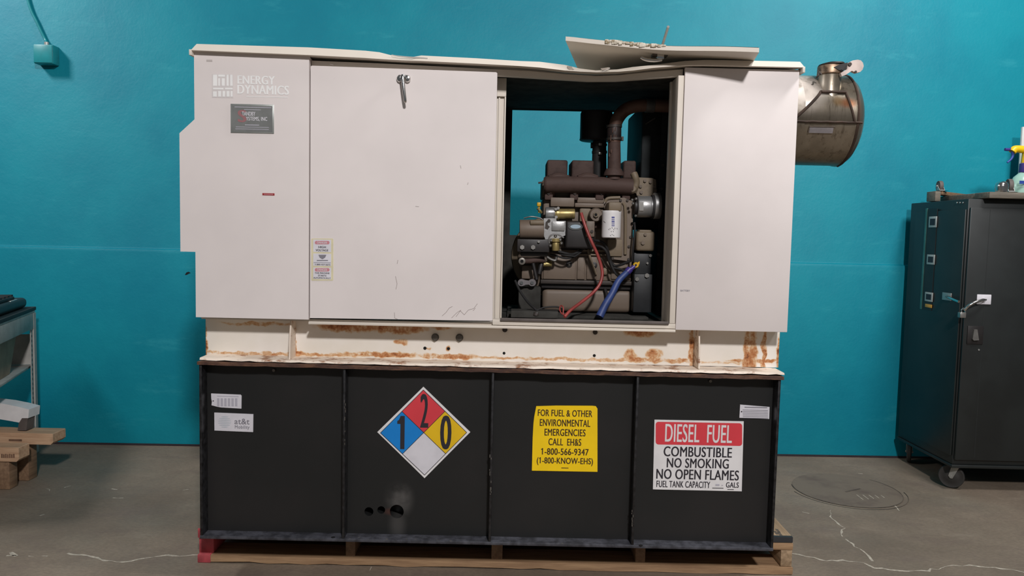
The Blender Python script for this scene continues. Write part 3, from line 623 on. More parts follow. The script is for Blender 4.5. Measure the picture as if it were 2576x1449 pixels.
roof = rf.build('roof', 'beige_frame', gen, 28); roof['label'] = 'beige roof with two dents in its front lip'
MB().box(1.124, 1.134, -0.026, 0.9, 2.112, 2.135, 0.001).build('roof_end_lip', 'beige_frame', gen); MB().box(-1.290, -1.280, -0.026, 0.9, 2.128, 2.150, 0.001).build('roof_end_lip', 'beige_frame', gen)
MB().box(-0.82, 0.89, 0.10, GD-0.021, 2.100, 2.106).build('ceiling_liner', 'liner', gen)
M['dent_glare'] = simple('dent_highlight', (226, 222, 216), 0.3, 0.5, 0.06)  # pale metallic colour stands in for glare on the roof dents
for pts, y, r in ((((985, 138), (1000, 141), (1030, 144), (1060, 146), (1076, 148)), -0.0145, 0.004), (((1436, 170), (1442, 174), (1447, 178)), -0.012, 0.0022), (((1508, 183), (1522, 178), (1534, 171)), -0.018, 0.0026), (((1360, 160), (1400, 164), (1436, 168)), -0.004, 0.002)):
    MB().tube([V(a, b, y) for a, b in pts], r*0.4, 6, 4, r).build('lip_crease', 'dent_glare', roof)      # highlights on the crumpled dents, put in as pale strips
for pts in (((1427, 166), (1438, 167), (1443, 175), (1436, 177), (1428, 173)), ((1511, 172), (1532, 169), (1527, 175), (1516, 178))):
    mb = MB(); mb.prism([W(a, b, -0.0165) for a, b in pts], -0.0165, -0.012); mb.build('dent_hollow', simple('grey_brown_dent', (128, 118, 106), 0.5, 0.4, 0.15), roof)  # flat grey-brown patches at the dents
# door latch
lt = MB(); 
for s in (-1, 1): x, z = W(1016+s*9.5, 199, 0.004); lt.lathe([(0.0125, 0), (0.013, 0.008), (0.010, 0.014), (0.004, 0.016)], (x, 0.004, z), (0, -1, 0), 24, (1, 1.15))
x, z = W(1015, 197, 0.004); lt.box(x-0.02, x+0.02, -0.008, 0.004, z-0.012, z+0.012, 0.004)
lt2 = lt.build('latch', 'chrome', door)
lv = MB(); lv.tube([V(1013, 190, -0.022), V(1013, 197, -0.026), V(1016, 225, -0.030), V(1019.5, 252, -0.030), V(1020, 257, -0.026)], 0.0085, 12, 6, 0.0052); lv.cyl(V(1013, 195, 0.0), V(1013, 195, -0.03), 0.009, seg=20); lv.build('latch_lever', 'chrome', door)
# scratches on the door and panels
sc = MB()
def scratch(mb, pts, w, y):
    for a, b in zip(pts, pts[1:]): pline(mb, a, b, w*0.7, y)
for pts in (((1001, 654), (999, 664)), ((995, 695), (999, 714), (996, 728)), ((1045, 519), (1054, 520)), ((1158, 416), (1160, 424)), ((992, 786), (993, 800), (1000, 803)), ((1112, 795), (1122, 786), (1130, 775), (1138, 771)), ((1136, 800), (1150, 786), (1160, 780)), ((1147, 797), (1158, 782), (1168, 792), (1178, 780), (1192, 776), (1201, 764)), ((1190, 782), (1196, 775)), ((830, 161), (838, 163)), ((1176, 465), (1178, 459))):
    scratch(sc, pts, 0.0011, 0.0036)
sc.build('scratches', simple('scratch_grey', (146, 134, 130), 0.6, 0, 0), door)
# lettering and plates on the left cowl
lg = MB(); lg.pbox(533, 187, 587, 246, -0.0006, 0.0); lg.build('logo_block', 'logo_bg', cow)
l2 = MB()
for a, b, c, d in ((536, 188, 546, 216), (549, 188, 566, 193), (549, 197, 553, 216), (558, 197, 565, 216), (570, 188, 575, 216), (579, 188, 585, 216), (536, 221, 562, 225), (536, 230, 545, 243), (549, 229, 556, 243), (560, 229, 566, 243), (566, 221, 585, 225), (570, 229, 577, 243), (580, 229, 585, 243)):
    l2.pbox(a, b, c, d, -0.0012, -0.0006)
l2.build('logo_strokes', 'logo', cow)
text_mesh([('ENERGY', 598, 191, 691, 212, -0.0008), ('DYNAMICS', 598, 215, 726, 237, -0.0008)], 'logo_lettering', 'logo', cow, 0.035)
lines(MB(), [(620, 244, 724, 1.4)], -0.0004).build('logo_rule', 'logo', cow)
pl = MB(); pl.pbox(580, 262, 689, 335, -0.003, 0.0, 0.001); plate = pl.build('name_plate', 'plate_edge', cow)
pf = MB(); pf.pbox(584, 266, 685, 331, -0.0034, -0.003); pf.build('plate_field', 'plate', cow)
text_mesh([('TANDBY', 609, 281, 642, 291, -0.0038), ('YSTEMS, INC', 619, 294, 672, 305, -0.0038)], 'plate_lettering', 'paper', cow, 0.02)
text_mesh([('S', 598, 277, 620, 307, -0.0037)], 'plate_initial', 'plate_red', cow, 0.03)
lines(MB(), [(590, 270, 683, 1.6), (614, 276, 656, 1.4), (616, 314.5, 652, 2), (593, 320, 676, 1.3), (592, 325, 676, 1.3)], -0.0036).build('plate_small_print', 'paleink', cow)
MB().pbox(660, 486, 690.5, 491.5, -0.0012, 0.0).build('red_strip_label', simple('dark_red_label', (150, 44, 42), 0.5, 0, 0.05), cow); 
lines(MB(), [(664, 488.7, 687, 1.6)], -0.0014).build('strip_print', 'label_red', cow)
lines(MB(), [(519, 152.5, 534, 5)], -0.0004).build('small_stamp', simple('grey_stamp_ink', (186, 178, 174), 0.6, 0, 0), cow)
rc = [o for o in gen.children if o.name.startswith('right_cowl')][0]
text_mesh([('BATTERY', 1712, 729, 1736, 733.5, -0.0006)], 'battery_lettering', 'greyink', rc, 0.02)
# warning label on the door
wl = MB(); wl.prism([W(a, b, 0.0032) for a, b in rrect(783, 600, 838.5, 706, 3)], 0.0032, 0.004); wlo = wl.build('warning_label', 'label_cream', door)
pn = MB()
for a, b, c, d in ((788, 603, 833, 634), (788, 638, 833, 669), (788, 673, 833, 702)): pn.pbox(a, b, c, d, 0.0028, 0.0032)
pn.build('label_panels', 'paper', door)
for b in (606, 674.5):
    pn = MB(); pn.prism([W(a, q, 0.0025) for a, q in rrect(792, b, 829, b+8.5, 4)], 0.0025, 0.0028); pn.build('danger_banner', 'label_red', door)
text_mesh([('DANGER', 798, 607.5, 823, 613, 0.0022), ('DANGER', 798, 676, 823, 681.5, 0.0022)], 'banner_lettering', 'paper', door, 0.02)
text_mesh([('HIGH', 801, 619, 820, 624, 0.0025), ('VOLTAGE', 794, 627, 826, 632, 0.0025), ('1-800-437-6675', 792, 664, 831, 667.5, 0.0025), ('THIS MACHINE', 792, 685, 829, 689, 0.0025), ('STARTS', 800, 691.5, 821, 695.5, 0.0025), ('AUTOMATICALLY', 788.5, 697.5, 832, 701, 0.0025)], 'label_lettering', 'ink', door, 0.03)
em = MB(); em.pprism([(801, 641), (821, 641), (818, 648), (812, 652), (810, 652), (804, 648)], 0.0026, 0.0028); em.pprism([(797, 654), (825, 654), (825, 656.5), (797, 656.5)], 0.0026, 0.0028); lines(em, [(789, 661, 832, 1.2)], 0.0028); em.build('label_emblem', 'greyink', door)

# muffler on the right end
my0, mz0, mrr = 0.31, 1.977, 0.192
mu = MB(); prof = [(0.02, 0.0), (mrr*0.985, 0.0), (mrr, 0.01), (mrr, 0.285), (mrr*1.015, 0.288), (mrr*1.02, 0.300), (mrr*0.99, 0.307), (mrr*0.93, 0.322), (mrr*0.80, 0.338), (mrr*0.55, 0.350), (mrr*0.2, 0.356), (0.004, 0.357)]
mu.lathe(prof, (GX1+0.0, my0, mz0), (1, 0, 0), 64)
muf = mu.build('muffler', 'muffler', gen, 50); muf['label'] = 'scorched steel muffler drum'
MB().cyl((GX1-0.002, my0, mz0), (GX1+0.075, my0, mz0), mrr+0.004, mrr+0.0035, 64).build('muffler_collar', 'muffler', gen)
ox, oy = W(2088, 215, 0.17)[0], 0.176
pz0, pz1 = mz0+0.102, W(2088, 178, 0.17)[1]
MB().lathe([(0.050, -0.03), (0.0465, 0.0), (0.0455, 0.03), (0.0445, pz1-pz0-0.01), (0.046, pz1-pz0)], (ox, oy, pz0), (0, 0, 1), 36).build('outlet_pipe', 'muffler', muf)
# saddle plate welded round the outlet: patch following the drum
def drum_patch(xa, xb, fa, fb, n=16):
    mb = MB(); prev = None
    for i in range(n+1):
        u = i/n; ang = fa+(fb-fa)*u; l, r = xa(u), xb(u); rr = mrr+0.006
        c = [mb.bm.verts.new((l+(r-l)*k/8, my0-rr*math.cos(ang), mz0+rr*math.sin(ang))) for k in range(9)]
        if prev:
            for k in range(8): mb.bm.faces.new((prev[k], prev[k+1], c[k+1], c[k]))
        prev = c
    return mb
sa = drum_patch(lambda u: ox-0.048-0.125*u**1.2, lambda u: ox+0.050+0.035*u**1.2, 0.50, -0.16)
bmesh.ops.solidify(sa.bm, geom=sa.bm.faces[:], thickness=0.004); sa.build('saddle_plate', 'muffler', muf)
wd_ = MB(); seam = 'weld_seam'
def dpt(x, ang, o=0.007): return Vector((x, my0-(mrr+o)*math.cos(ang), mz0+(mrr+o)*math.sin(ang)))
wd_.tube([dpt(ox-0.05-0.125*u**1.2, 0.50-0.66*u) for u in [k/8 for k in range(9)]], 0.006, 8, 2)
wd_.tube([dpt(ox+0.052+0.035*u**1.2, 0.50-0.66*u) for u in [k/8 for k in range(9)]], 0.005, 8, 2)
wd_.tube([dpt(ox-0.05+0.1*k/6, 0.48, 0.009) for k in range(7)], 0.007, 8, 2)
wd_.tube([dpt(GX1+0.02+0.29*k/10, -0.17+0.008*(k % 2)) for k in range(11)], 0.005, 8, 2); wd_.tube([Vector((GX1+0.295, my0-(mrr+0.002)*math.cos(a), mz0+(mrr+0.002)*math.sin(a))) for a in [-1.5+k*0.25 for k in range(13)]], 0.006, 8, 3)
wd_.build(seam, simple('dark_weld', (66, 50, 40), 0.7, 0.3, 0.2), muf)
pt = drum_patch(lambda u: W(2035, 360, 0.12)[0], lambda u: W(2095, 360, 0.12)[0], -0.275, -0.40, 4); bmesh.ops.solidify(pt.bm, geom=pt.bm.faces[:], thickness=0.005); pt.build('data_plate', simple('grey_data_plate', (172, 166, 168), 0.5, 0, 0.08), muf)
wd2 = MB(); wd2.tube([dpt(W(2034, 355, 0.12)[0], a, 0.006) for a in (-0.40, -0.33, -0.265)]+[dpt(W(2098, 355, 0.12)[0], -0.262, 0.006)], 0.003, 6, 1); wd2.build('plate_seam', M['ring'], muf)
# rain cap
rcp = MB(); rcp.lathe([(0.049, 0), (0.052, 0.004), (0.051, 0.034), (0.049, 0.038)], (ox, oy, pz1-0.018), (0, 0, 1), 36); cap = rcp.build('rain_cap_collar', simple('rusty_cap_metal', (150, 126, 104), 0.45, 0.6, 0.35, 22), muf)
lid_ = MB(); lid_.lathe([(0.050, 0), (0.054, 0.003), (0.050, 0.009), (0.02, 0.016), (0.002, 0.017)], (0, 0, 0), (0, 0, 1), 32); lid_.xf(Matrix.Translation((ox+0.004, oy, pz1+0.020)) @ Matrix.Rotation(-0.08, 4, 'Y')); lid_.build('rain_cap_flap', simple('blackened_flap', (46, 36, 30), 0.55, 0.4, 0.3, 30), muf)
arm = MB(); yq = oy-0.054
arm.prism([W(a, b, yq) for a, b in ((2098, 169), (2112, 162), (2132, 157), (2134, 168), (2120, 178), (2110, 176))], yq, yq+0.006); arm.prism([W(a, b, yq) for a, b in ((2115, 175), (2122, 178), (2128, 174), (2140, 162), (2136, 158), (2132, 165))], yq-0.002, yq+0.006)
arm.build('cap_arm', 'blackpart', muf)
cw = MB()
cw.prism([W(a, b, yq-0.008) for a, b in ((2115, 184), (2124, 178), (2131, 174), (2134, 158), (2145, 152), (2158, 150), (2166, 152), (2171, 158), (2173, 166), (2170, 175), (2164, 181), (2154, 183), (2143, 178), (2137, 182), (2128, 188), (2118, 192))], yq-0.008, yq+0.012); cw.build('counterweight', simple('pale_worn_paint', (204, 188, 180), 0.5, 0.1, 0.1), muf)
MB().disc(2137, 162, 4.5, yq-0.008, 0.006, 12).disc(2152, 181, 3, yq-0.008, 0.004, 12).build('cap_rivet', 'darkbolt', muf)
cs = MB(); cs.tube([V(2053, 196, oy-0.05), V(2058, 190, oy-0.055), V(2061, 181, oy-0.05), V(2066, 188, oy-0.053)], 0.004, 8, 3); cs.build('clamp_screw', 'darkbolt', muf)

# ------------------------------------------------------------------ loose door panel lying on the roof
NL = V(1423, 94, -0.02); NR = V(1910, 120, -0.16)
wv_ = (NR-NL); wlen = math.hypot(wv_.x, wv_.y); wdir = Vector((wv_.x, wv_.y, 0)).normalized(); ddir = Vector((-wdir.y, wdir.x, 0))
lid = thing('door_panel', 'loose beige door panel laid face down across the dented roof', 'door panel', tuple((NL+NR)/2+ddir*0.4-Vector((0, 0, 0.03))))
def lid_pt(s, t, dz):
    p = NL.lerp(NR, s)+ddir*(0.86*t)
    sag = -0.012*math.exp(-((s-0.5)/0.28)**2)*(1-0.7*t)+0.004*math.exp(-(s/0.1)**2)
    zfar = 2.206-0.006*s; zz = (p.z)*(1-t)+zfar*t
    return Vector((p.x, p.y, zz+sag+dz))
lm = MB(); NSX, NT_ = 24, 8; TH = 0.0165
topv = [[lm.bm.verts.new(lid_pt(i/NSX, j/NT_, 0)) for j in range(NT_+1)] for i in range(NSX+1)]; botv = [[lm.bm.verts.new(lid_pt(i/NSX, j/NT_, -TH)) for j in range(NT_+1)] for i in range(NSX+1)]
for i in range(NSX):
    for j in range(NT_):
        lm.bm.faces.new((topv[i][j], topv[i+1][j], topv[i+1][j+1], topv[i][j+1])); lm.bm.faces.new((botv[i][j], botv[i][j+1], botv[i+1][j+1], botv[i+1][j]))
    lm.bm.faces.new((topv[i][0], botv[i][0], botv[i+1][0], topv[i+1][0])); lm.bm.faces.new((topv[i][NT_], topv[i+1][NT_], botv[i+1][NT_], botv[i][NT_]))
for j in range(NT_):
    lm.bm.faces.new((topv[0][j], topv[0][j+1], botv[0][j+1], botv[0][j])); lm.bm.faces.new((topv[NSX][j], botv[NSX][j], botv[NSX][j+1], topv[NSX][j+1]))
lm.build('panel_sheet', 'beige_frame', lid, 40)
fm = MB()
for i in range(26):
    s = 0.22+0.30*i/25; p = lid_pt(s, 0.0, 0.001); h = random.uniform(0.004, 0.010)
    fm.box(p.x-0.007, p.x+0.007, p.y-0.004+random.uniform(-.002, .002), p.y+0.05, p.z-random.uniform(0.004, 0.013), p.z+h*0.5, 0.001)
fm.build('torn_insulation', 'foam', lid)
fl2 = MB(); fl2.tube([lid_pt(s, 0.03, 0.003) for s in [k/12 for k in range(13)]], 0.004, 6, 2); fl2.build('edge_seal', 'rubber', lid)
hy = 0.0
hb = MB(); c = V(1659, 128, hy); c.z = lid_pt(0.48, 0.11, -TH).z; hb.box(c.x-0.031, c.x+0.031, c.y-0.018, c.y+0.018, c.z-0.008, c.z+0.003, 0.003); hb.build('handle_escutcheon', simple('dark_latch_base', (96, 88, 82), 0.45, 0.5, 0.1), lid)
hn = MB(); hn.tube([V(1661, 131, hy), V(1659, 140, hy), V(1654, 147, hy)], 0.014, 12, 4); hn.tube([V(1664, 150, hy-0.01), V(1650, 152, hy-0.012), V(1632, 151, hy-0.014), V(1620, 148, hy-0.014), V(1613, 144, hy-0.012)], 0.0085, 12, 6, 0.0065)
hn.box(V(1660, 144, hy).x-0.015, V(1660, 144, hy).x+0.014, hy-0.02, hy+0.012, V(1660, 152, hy).z, V(1660, 131, hy).z, 0.004); hn.build('handle', 'chrome', lid)
MB().tube([V(1667, 112, 0.16), V(1681, 67, 0.05)], 0.0055, 10, 1).build('prop_rod', 'steel', lid)

# ------------------------------------------------------------------ engine standing in the open doorway
en = thing('diesel_engine', 'tan diesel engine with a white oil filter seen through the open doorway', 'engine', (0.33, 0.5, 1.09))
def eb(name, mat, *boxes, bev=0.004, parent=None, seg=2):
    mb = MB()
    for b in boxes: mb.pbox(*b[:4], b[4], b[5], bev, seg)
    return mb.build(name, mat, parent or en)
def stud(px, py, rpx, y, t, parent, name='bolt_head', mat='bolt', hexa=True):
    return MB().disc(px, py, rpx, y, t, 6 if hexa else 20).build(name, mat, parent)
blk = MB(); blk.pbox(1365, 498, 1592, 640, 0.36, 0.66, 0.012); blk.pbox(1362, 628, 1590, 706, 0.345, 0.68, 0.008)
block = blk.build('engine_block', 'tan', en)
for a, c in ((1367, 1448), (1452, 1472), (1476, 1502), (1538, 1588)): eb('block_panel', 'tan', (a, 646, c, 703, 0.337, 0.35), bev=0.004, parent=block)
eb('block_rib', 'tan2', (1452, 628, 1530, 633, 0.325, 0.36), bev=0.003, parent=block); eb('block_rib', 'tan2', (1452, 639, 1532, 643, 0.328, 0.36), bev=0.003, parent=block)
eb('head_ledge', 'tan', (1385, 497, 1445, 520, 0.325, 0.38), parent=block); eb('head_ledge', 'tan', (1446, 511, 1520, 522, 0.32, 0.38), parent=block); eb('head_ledge', 'tan', (1452, 497, 1520, 511, 0.335, 0.38), parent=block)
eb('hose_boss', 'tan2', (1458, 522, 1487, 560, 0.33, 0.37), bev=0.008, parent=block)
for px, py in ((1431, 665), (1494, 667)):
    o = MB().disc(px, py, 8, 0.345, 0.012, 24, 0.001).build('core_plug', 'blackpart', block); stud(px+0.5, py, 3, 0.333, 0.006, o)
eb('cylinder_head', 'tan2', (1364, 455, 1600, 500, 0.40, 0.64), bev=0.006)
for a, c, t in ((1376, 1428, 402), (1438, 1494, 403), (1568, 1600, 404)):
    vc = eb('valve_cover', 'manifold', (a, t, c, 450, 0.42, 0.62), bev=0.009, seg=3)
    MB().lathe([(0.010, 0), (0.010, 0.004), (0.004, 0.009)], (W((a+c)/2+(10 if a > 1500 else 2), t, 0.5)[0], 0.5, W(a, t, 0.42)[1]-0.001), (0, 0, 1), 16).build('cover_bolt', 'manifold', vc)
# exhaust manifold and riser
mf = MB(); mf.tube([V(1372, 464, 0.325), V(1440, 464, 0.325), V(1520, 466, 0.325), V(1590, 470, 0.33)], 0.036, 20, 4); mf.cyl(V(1368, 464, 0.325), V(1374, 464, 0.325), 0.030, 0.037, 20)
for px in (1384, 1446, 1512, 1574): mf.tube([V(px, 458, 0.33), V(px+1, 476, 0.33), V(px+2, 492, 0.385)], 0.021, 12, 3)
for px in (1405, 1478): mf.tube([V(px-22, 452, 0.33), V(px, 445, 0.335), V(px+24, 452, 0.33)], 0.02, 10, 3)
man = mf.build('exhaust_manifold', 'manifold', en)
for px in (1379, 1443, 1507, 1574): eb('port_flange', 'manifold', (px-9, 482, px+12, 503, 0.33, 0.40), bev=0.005, parent=man)
for px in (1380, 1446, 1513, 1578): stud(px, 486, 4, 0.33, 0.006, man, 'manifold_bolt', 'darkbolt')
MB().tube([V(1354, 460, 0.33), V(1366, 459, 0.33)], 0.004, 8, 1).build('manifold_plug', 'manifold', man)
rs = MB(); rs.tube([V(1544, 452, 0.325), V(1545, 425, 0.325), V(1545, 380, 0.325), V(1545, 345, 0.325)], 0.031, 20, 4, 0.027); rs.lathe([(0.045, 0), (0.043, 0.012), (0.034, 0.03)], V(1544, 442, 0.325), (0, 0, 1), 24); rs.build('riser_pipe', 'manifold', en)
el = MB(); el.tube([V(1545, 358, 0.325), V(1546, 325, 0.325), V(1553, 300, 0.325), V(1571, 278, 0.325), V(1598, 267, 0.325), V(1630, 265, 0.325), V(1690, 267, 0.325)], 0.0285, 24, 8); elb = el.build('exhaust_elbow', 'pipe', en); elb['label'] = 'rust-brown bent exhaust pipe'
cl = MB(); cl.cyl(V(1545, 352, 0.325), V(1545, 316, 0.325), 0.0315, seg=28, bev=0.002); cl.build('pipe_sleeve', simple('dark_sleeve', (46, 38, 36), 0.5, 0.3, 0.25, 20), en)
for py in (350, 318):
    bd = MB(); bd.cyl(V(1545, py+3, 0.325), V(1545, py-3, 0.325), 0.0345, seg=28)
    if py == 350: bd.box(V(1560, 350, 0.325).x, V(1568, 350, 0.325).x, 0.315, 0.335, V(1563, 354, 0.325).z, V(1563, 344, 0.325).z)
    bd.build('sleeve_band', 'darkbolt', en)
dr_ = MB()
for a, b, h in ((1542, 322, 12), (1548, 320, 10), (1537, 340, 14), (1545, 338, 14), (1550, 340, 9), (1538, 376, 8), (1534, 386, 8)): dr_.tube([V(a, b, 0.2935), V(a-1, b+h, 0.2935)], 0.0022, 6, 1)
dr_.build('rust_runs', 'pipe', en)
# air cleaner
ac = MB(); q = V(1500, 318, 0.5); k = (CAMD+0.5)/FPX; 
ac.lathe([(0.01, -36*k), (38*k, -36*k), (41*k, -34*k), (40*k, -30*k), (40*k, 30*k), (38*k, 35*k), (12*k, 37*k), (0.004, 37*k)], q, (0, 0, 1), 40); acl = ac.build('air_cleaner', 'blackpart', en)
nk = MB(); nk.cyl(V(1508, 356, 0.5), V(1507, 446, 0.5), 17*k, 19*k, seg=24); nk.cyl(V(1508, 380, 0.5), V(1508, 386, 0.5), 19*k, seg=24); nk.cyl(V(1508, 362, 0.5), V(1508, 367, 0.5), 19*k, seg=24); nk.build('intake_neck', 'rubber', en)
for py in (363, 386): MB().box(V(1510, py, 0.46).x-0.008, V(1510, py, 0.46).x+0.008, 0.455, 0.475, V(1510, py, 0.46).z-0.006, V(1510, py, 0.46).z+0.006, 0.002).build('clamp_lug', 'steel', en)
MB().cyl(V(1486, 366, 0.5), V(1500, 366, 0.5), 0.013, seg=16).build('service_port', 'blackpart', en)
# timing cover with oil filter
tc = MB(); tc.pprism([(1530, 500), (1570, 497), (1592, 508), (1592, 650), (1580, 657), (1542, 652), (1534, 640), (1533, 600), (1520, 520)], 0.31, 0.36); tcv = tc.build('timing_cover', 'tan', en)
for px, py in ((1590, 562), (1586, 596), (1582, 620), (1581, 652), (1541, 650), (1561, 504), (1578, 504)): stud(px, py, 3.4, 0.31, 0.007, tcv, 'cover_bolt', 'darkbolt')
rb = MB(); rb.tube([V(1567, 510, 0.31), V(1573, 530, 0.305), V(1573, 640, 0.305)], 0.007, 8, 4); rb.tube([V(1522, 508, 0.31), V(1530, 499, 0.308), V(1560, 497, 0.308)], 0.007, 8, 4); rb.build('cover_rib', 'tan2', tcv)
eb('filter_lower_plate', 'tan2', (1528, 602, 1566, 645, 0.30, 0.32), parent=tcv)  # tan cast plate on the cover below the filter
fh = MB(); fh.pbox(1531, 508, 1564, 532, 0.20, 0.31, 0.008); fh.build('filter_head', 'tan2', en)
of = MB(); x, z1 = W(1540, 530, 0.22); z0 = W(1540, 599, 0.22)[1]; k = (CAMD+0.22)/FPX*24
of.lathe([(k*0.80, 0), (k*0.97, 0.003), (k, 0.010), (k, z1-z0-0.012), (k*1.015, z1-z0-0.006), (k*0.99, z1-z0)], (x, 0.235, z0), (0, 0, 1), 40); fil = of.build('oil_filter', 'white', en); fil['label'] = 'white spin-on oil filter'
def on_filter(px, py, r=0.0006):
    xx, zz = W(px, py, 0.2); u = max(-0.95, min(0.95, (xx-W(1540, 560, 0.2)[0])/k)); return Vector((x+k*u*0.999, 0.235-(k+r)*math.sqrt(1-u*u), zz))
bl = MB()
for b, h in ((545, 4), (551, 2), (555, 3.5), (560, 2), (564, 1.5), (567, 2)):
    p = [on_filter(a, b+dy) for a, dy in ((1537.5, 0), (1545, 0), (1545, h), (1537.5, h))]; bl.bm.faces.new([bl.bm.verts.new(v) for v in p])
bl.build('filter_label', 'blue_bar', fil)
pm = MB()
for a, b in ((1530, 576), (1533, 574), (1538, 572), (1542, 576), (1545, 573), (1551, 574), (1536, 581), (1541, 581), (1534, 591), (1538, 589), (1542, 591), (1519, 556), (1521, 558)):
    pm.tube([on_filter(a, b), on_filter(a+1.5, b+2.5)], 0.0009, 5, 1)
pm.build('filter_marks', 'ink', fil)
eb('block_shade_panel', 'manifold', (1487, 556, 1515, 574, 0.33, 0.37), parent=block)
bo = MB(); x_, z_ = W(1500, 541, 0.29); bo.lathe([(0.032, 0.07), (0.032, 0.012), (0.026, 0.0), (0.004, 0.0)][::-1], (x_, 0.29, z_), (0, 1, 0), 30); bos = bo.build('round_boss', 'tan', en)
MB().disc(1499, 540, 7, 0.29, 0.012, 6).build('boss_plug', 'tan2', bos); MB().disc(1499, 540, 4, 0.278, 0.001, 6).build('plug_socket', 'hole', bos)
eb('boss_bridge', 'tan', (1495, 527, 1520, 553, 0.30, 0.36), bev=0.008, parent=bos)
# governor actuator
MB().cyl(V(1372, 536, 0.30), V(1396, 536, 0.30), 0.026, seg=28, bev=0.003).build('actuator_cap', 'alu', en)
ga = MB(); ga.cyl(V(1394, 538, 0.30), V(1446, 538, 0.30), 0.0225, seg=28, bev=0.003); ga.cyl(V(1400, 538, 0.30), V(1406, 538, 0.30), 0.026, seg=28); ga.build('governor_actuator', 'zinc', en)
for a, b in ((1398, 526), (1404, 524), (1399, 546)): stud(a, b, 4, 0.275, 0.006, en, 'clamp_bolt', 'steel')
# starter motor with its solenoid
sm = MB(); sm.cyl(V(1307, 577, 0.27), V(1368, 577, 0.27), 0.0425, seg=36, bev=0.004); st = sm.build('starter_motor', 'tan', en)
MB().cyl(V(1334, 560, 0.235), V(1368, 560, 0.235), 0.0125, seg=20, bev=0.002).build('solenoid_tube', 'tan2', st)
nz_ = MB(); nz_.pprism([(1368, 549), (1399, 549), (1400, 556), (1423, 556), (1422, 592), (1400, 602), (1372, 602), (1367, 590)], 0.25, 0.33); snz = nz_.build('starter_nose', 'alu', en)
MB().pprism([(1373, 558), (1379, 554), (1378, 566), (1383, 570), (1378, 577), (1371, 574)], 0.247, 0.25).build('nose_recess', 'darkbolt', snz); stud(1381, 555, 4, 0.25, 0.006, snz, 'nose_bolt', 'darkbolt')
eb('nose_plate', 'alu', (1388, 557, 1421, 581, 0.244, 0.252), bev=0.003, parent=snz)
sb = MB(); sb.pbox(1422, 556, 1497, 626, 0.26, 0.34, 0.012, 3); sbx = sb.build('control_box', 'blackpart', en)
bdg = MB(); bdg.pprism([(1448+18.5*math.cos(math.radians(t)), 570+9*math.sin(math.radians(t))) for t in range(0, 360, 12)], 0.257, 0.261); bdo = bdg.build('oval_badge', 'chrome', sbx)
bdg = MB(); bdg.pprism([(1448+13*math.cos(math.radians(t)), 570+5*math.sin(math.radians(t))) for t in range(0, 360, 12)], 0.2562, 0.2571); bdg.build('badge_field', simple('pale_badge_blue', (150, 170, 184), 0.4, 0.2, 0.05), sbx)
eb('lifting_bracket', 'tan', (1474, 556, 1496, 596, 0.25, 0.30), bev=0.004)
stud(1489, 582, 4, 0.25, 0.006, en, 'bracket_bolt', 'darkbolt')
# fuel solenoid
fs = MB(); fs.cyl(V(1398, 606, 0.235), V(1398, 631, 0.235), 0.0165, seg=24, bev=0.003); fs.cyl(V(1398, 600, 0.235), V(1398, 608, 0.235), 0.024, seg=24); fs.build('fuel_solenoid', 'zinc', en)
for a, b in ((1386, 605), (1409, 603), (1384, 618), (1412, 612), (1397, 594)): MB().lathe([(0.007, 0), (0.0075, 0.005), (0.003, 0.012)], V(a, b, 0.222), (0, -1, 0), 10).build('terminal_stud', 'steel', en)
MB().tube([V(1382, 612, 0.22), V(1381, 600, 0.215), V(1388, 591, 0.21), V(1402, 590, 0.21), V(1418, 598, 0.22)], 0.0035, 8, 5).build('terminal_wire', 'alu', en)
# mounting bracket on the left
br = MB(); br.pbox(1301, 602, 1382, 634, 0.22, 0.25, 0.003); brk = br.build('mount_bracket', 'blackpart', en)
for a, b, r in ((1313.5, 622, 6), (1341, 622, 6), (1355, 608, 3.2)): stud(a, b, r, 0.22, 0.01, brk, 'bracket_bolt', 'steel')
eb('bracket_tail', 'blackpart', (1310, 634, 1378, 645, 0.25, 0.28), parent=brk)
fw = MB(); x, z = W(1388, 645, 0.40); fw.cyl((x, 0.40, z), (x, 0.52, z), 0.185, seg=56, bev=0.01); fwh = fw.build('flywheel_housing', 'tan2', en)
fw = MB(); fw.cyl((x-0.0, 0.385, z), (x, 0.41, z), 0.155, seg=56, bev=0.008); fw.build('housing_face', 'tan', fwh)
eb('housing_plate', 'tan', (1312, 668, 1342, 702, 0.33, 0.40), bev=0.006)
ln1 = MB(); ln1.disc(1313, 657, 9, 0.27, 0.014, 28, 0.002); lk = ln1.build('link_eye', 'bolt', en); MB().disc(1313, 657, 4, 0.2555, 0.001, 20).build('eye_hole', 'hole', lk)
MB().tube([V(1318, 657, 0.275), V(1335, 656, 0.275), V(1352, 654, 0.28), V(1368, 655, 0.29)], 0.0125, 12, 4).build('link_arm', 'manifold', en)
MB().tube([V(1341, 662, 0.27), V(1346, 685, 0.27), V(1350, 703, 0.27)], 0.008, 10, 3).build('drop_link', 'blackpart', en)
pt_ = []
for t in range(60, 301, 20): pt_.append((1312+9.5*math.cos(math.radians(t)), 711+9*math.sin(math.radians(t))))
pt_ += [(1322, 705), (1330, 706)]
for t in range(-120, 121, 20): pt_.append((1339+9.5*math.cos(math.radians(t)), 711+9*math.sin(math.radians(t))))
pt_ += [(1330, 716), (1322, 716.5)]
lm_ = MB(); lm_.pprism(pt_, 0.26, 0.272); lkp = lm_.build('link_plate', simple('grey_link_plate', (120, 116, 118), 0.4, 0.5, 0.1), en)
for a in (1312, 1338.5): stud(a, 711, 4.2, 0.26, 0.006, lkp, 'link_bolt', 'chrome', False)
eb('rear_mount', 'liner', (1304, 722, 1360, 790, 0.29, 0.40), bev=0.004)
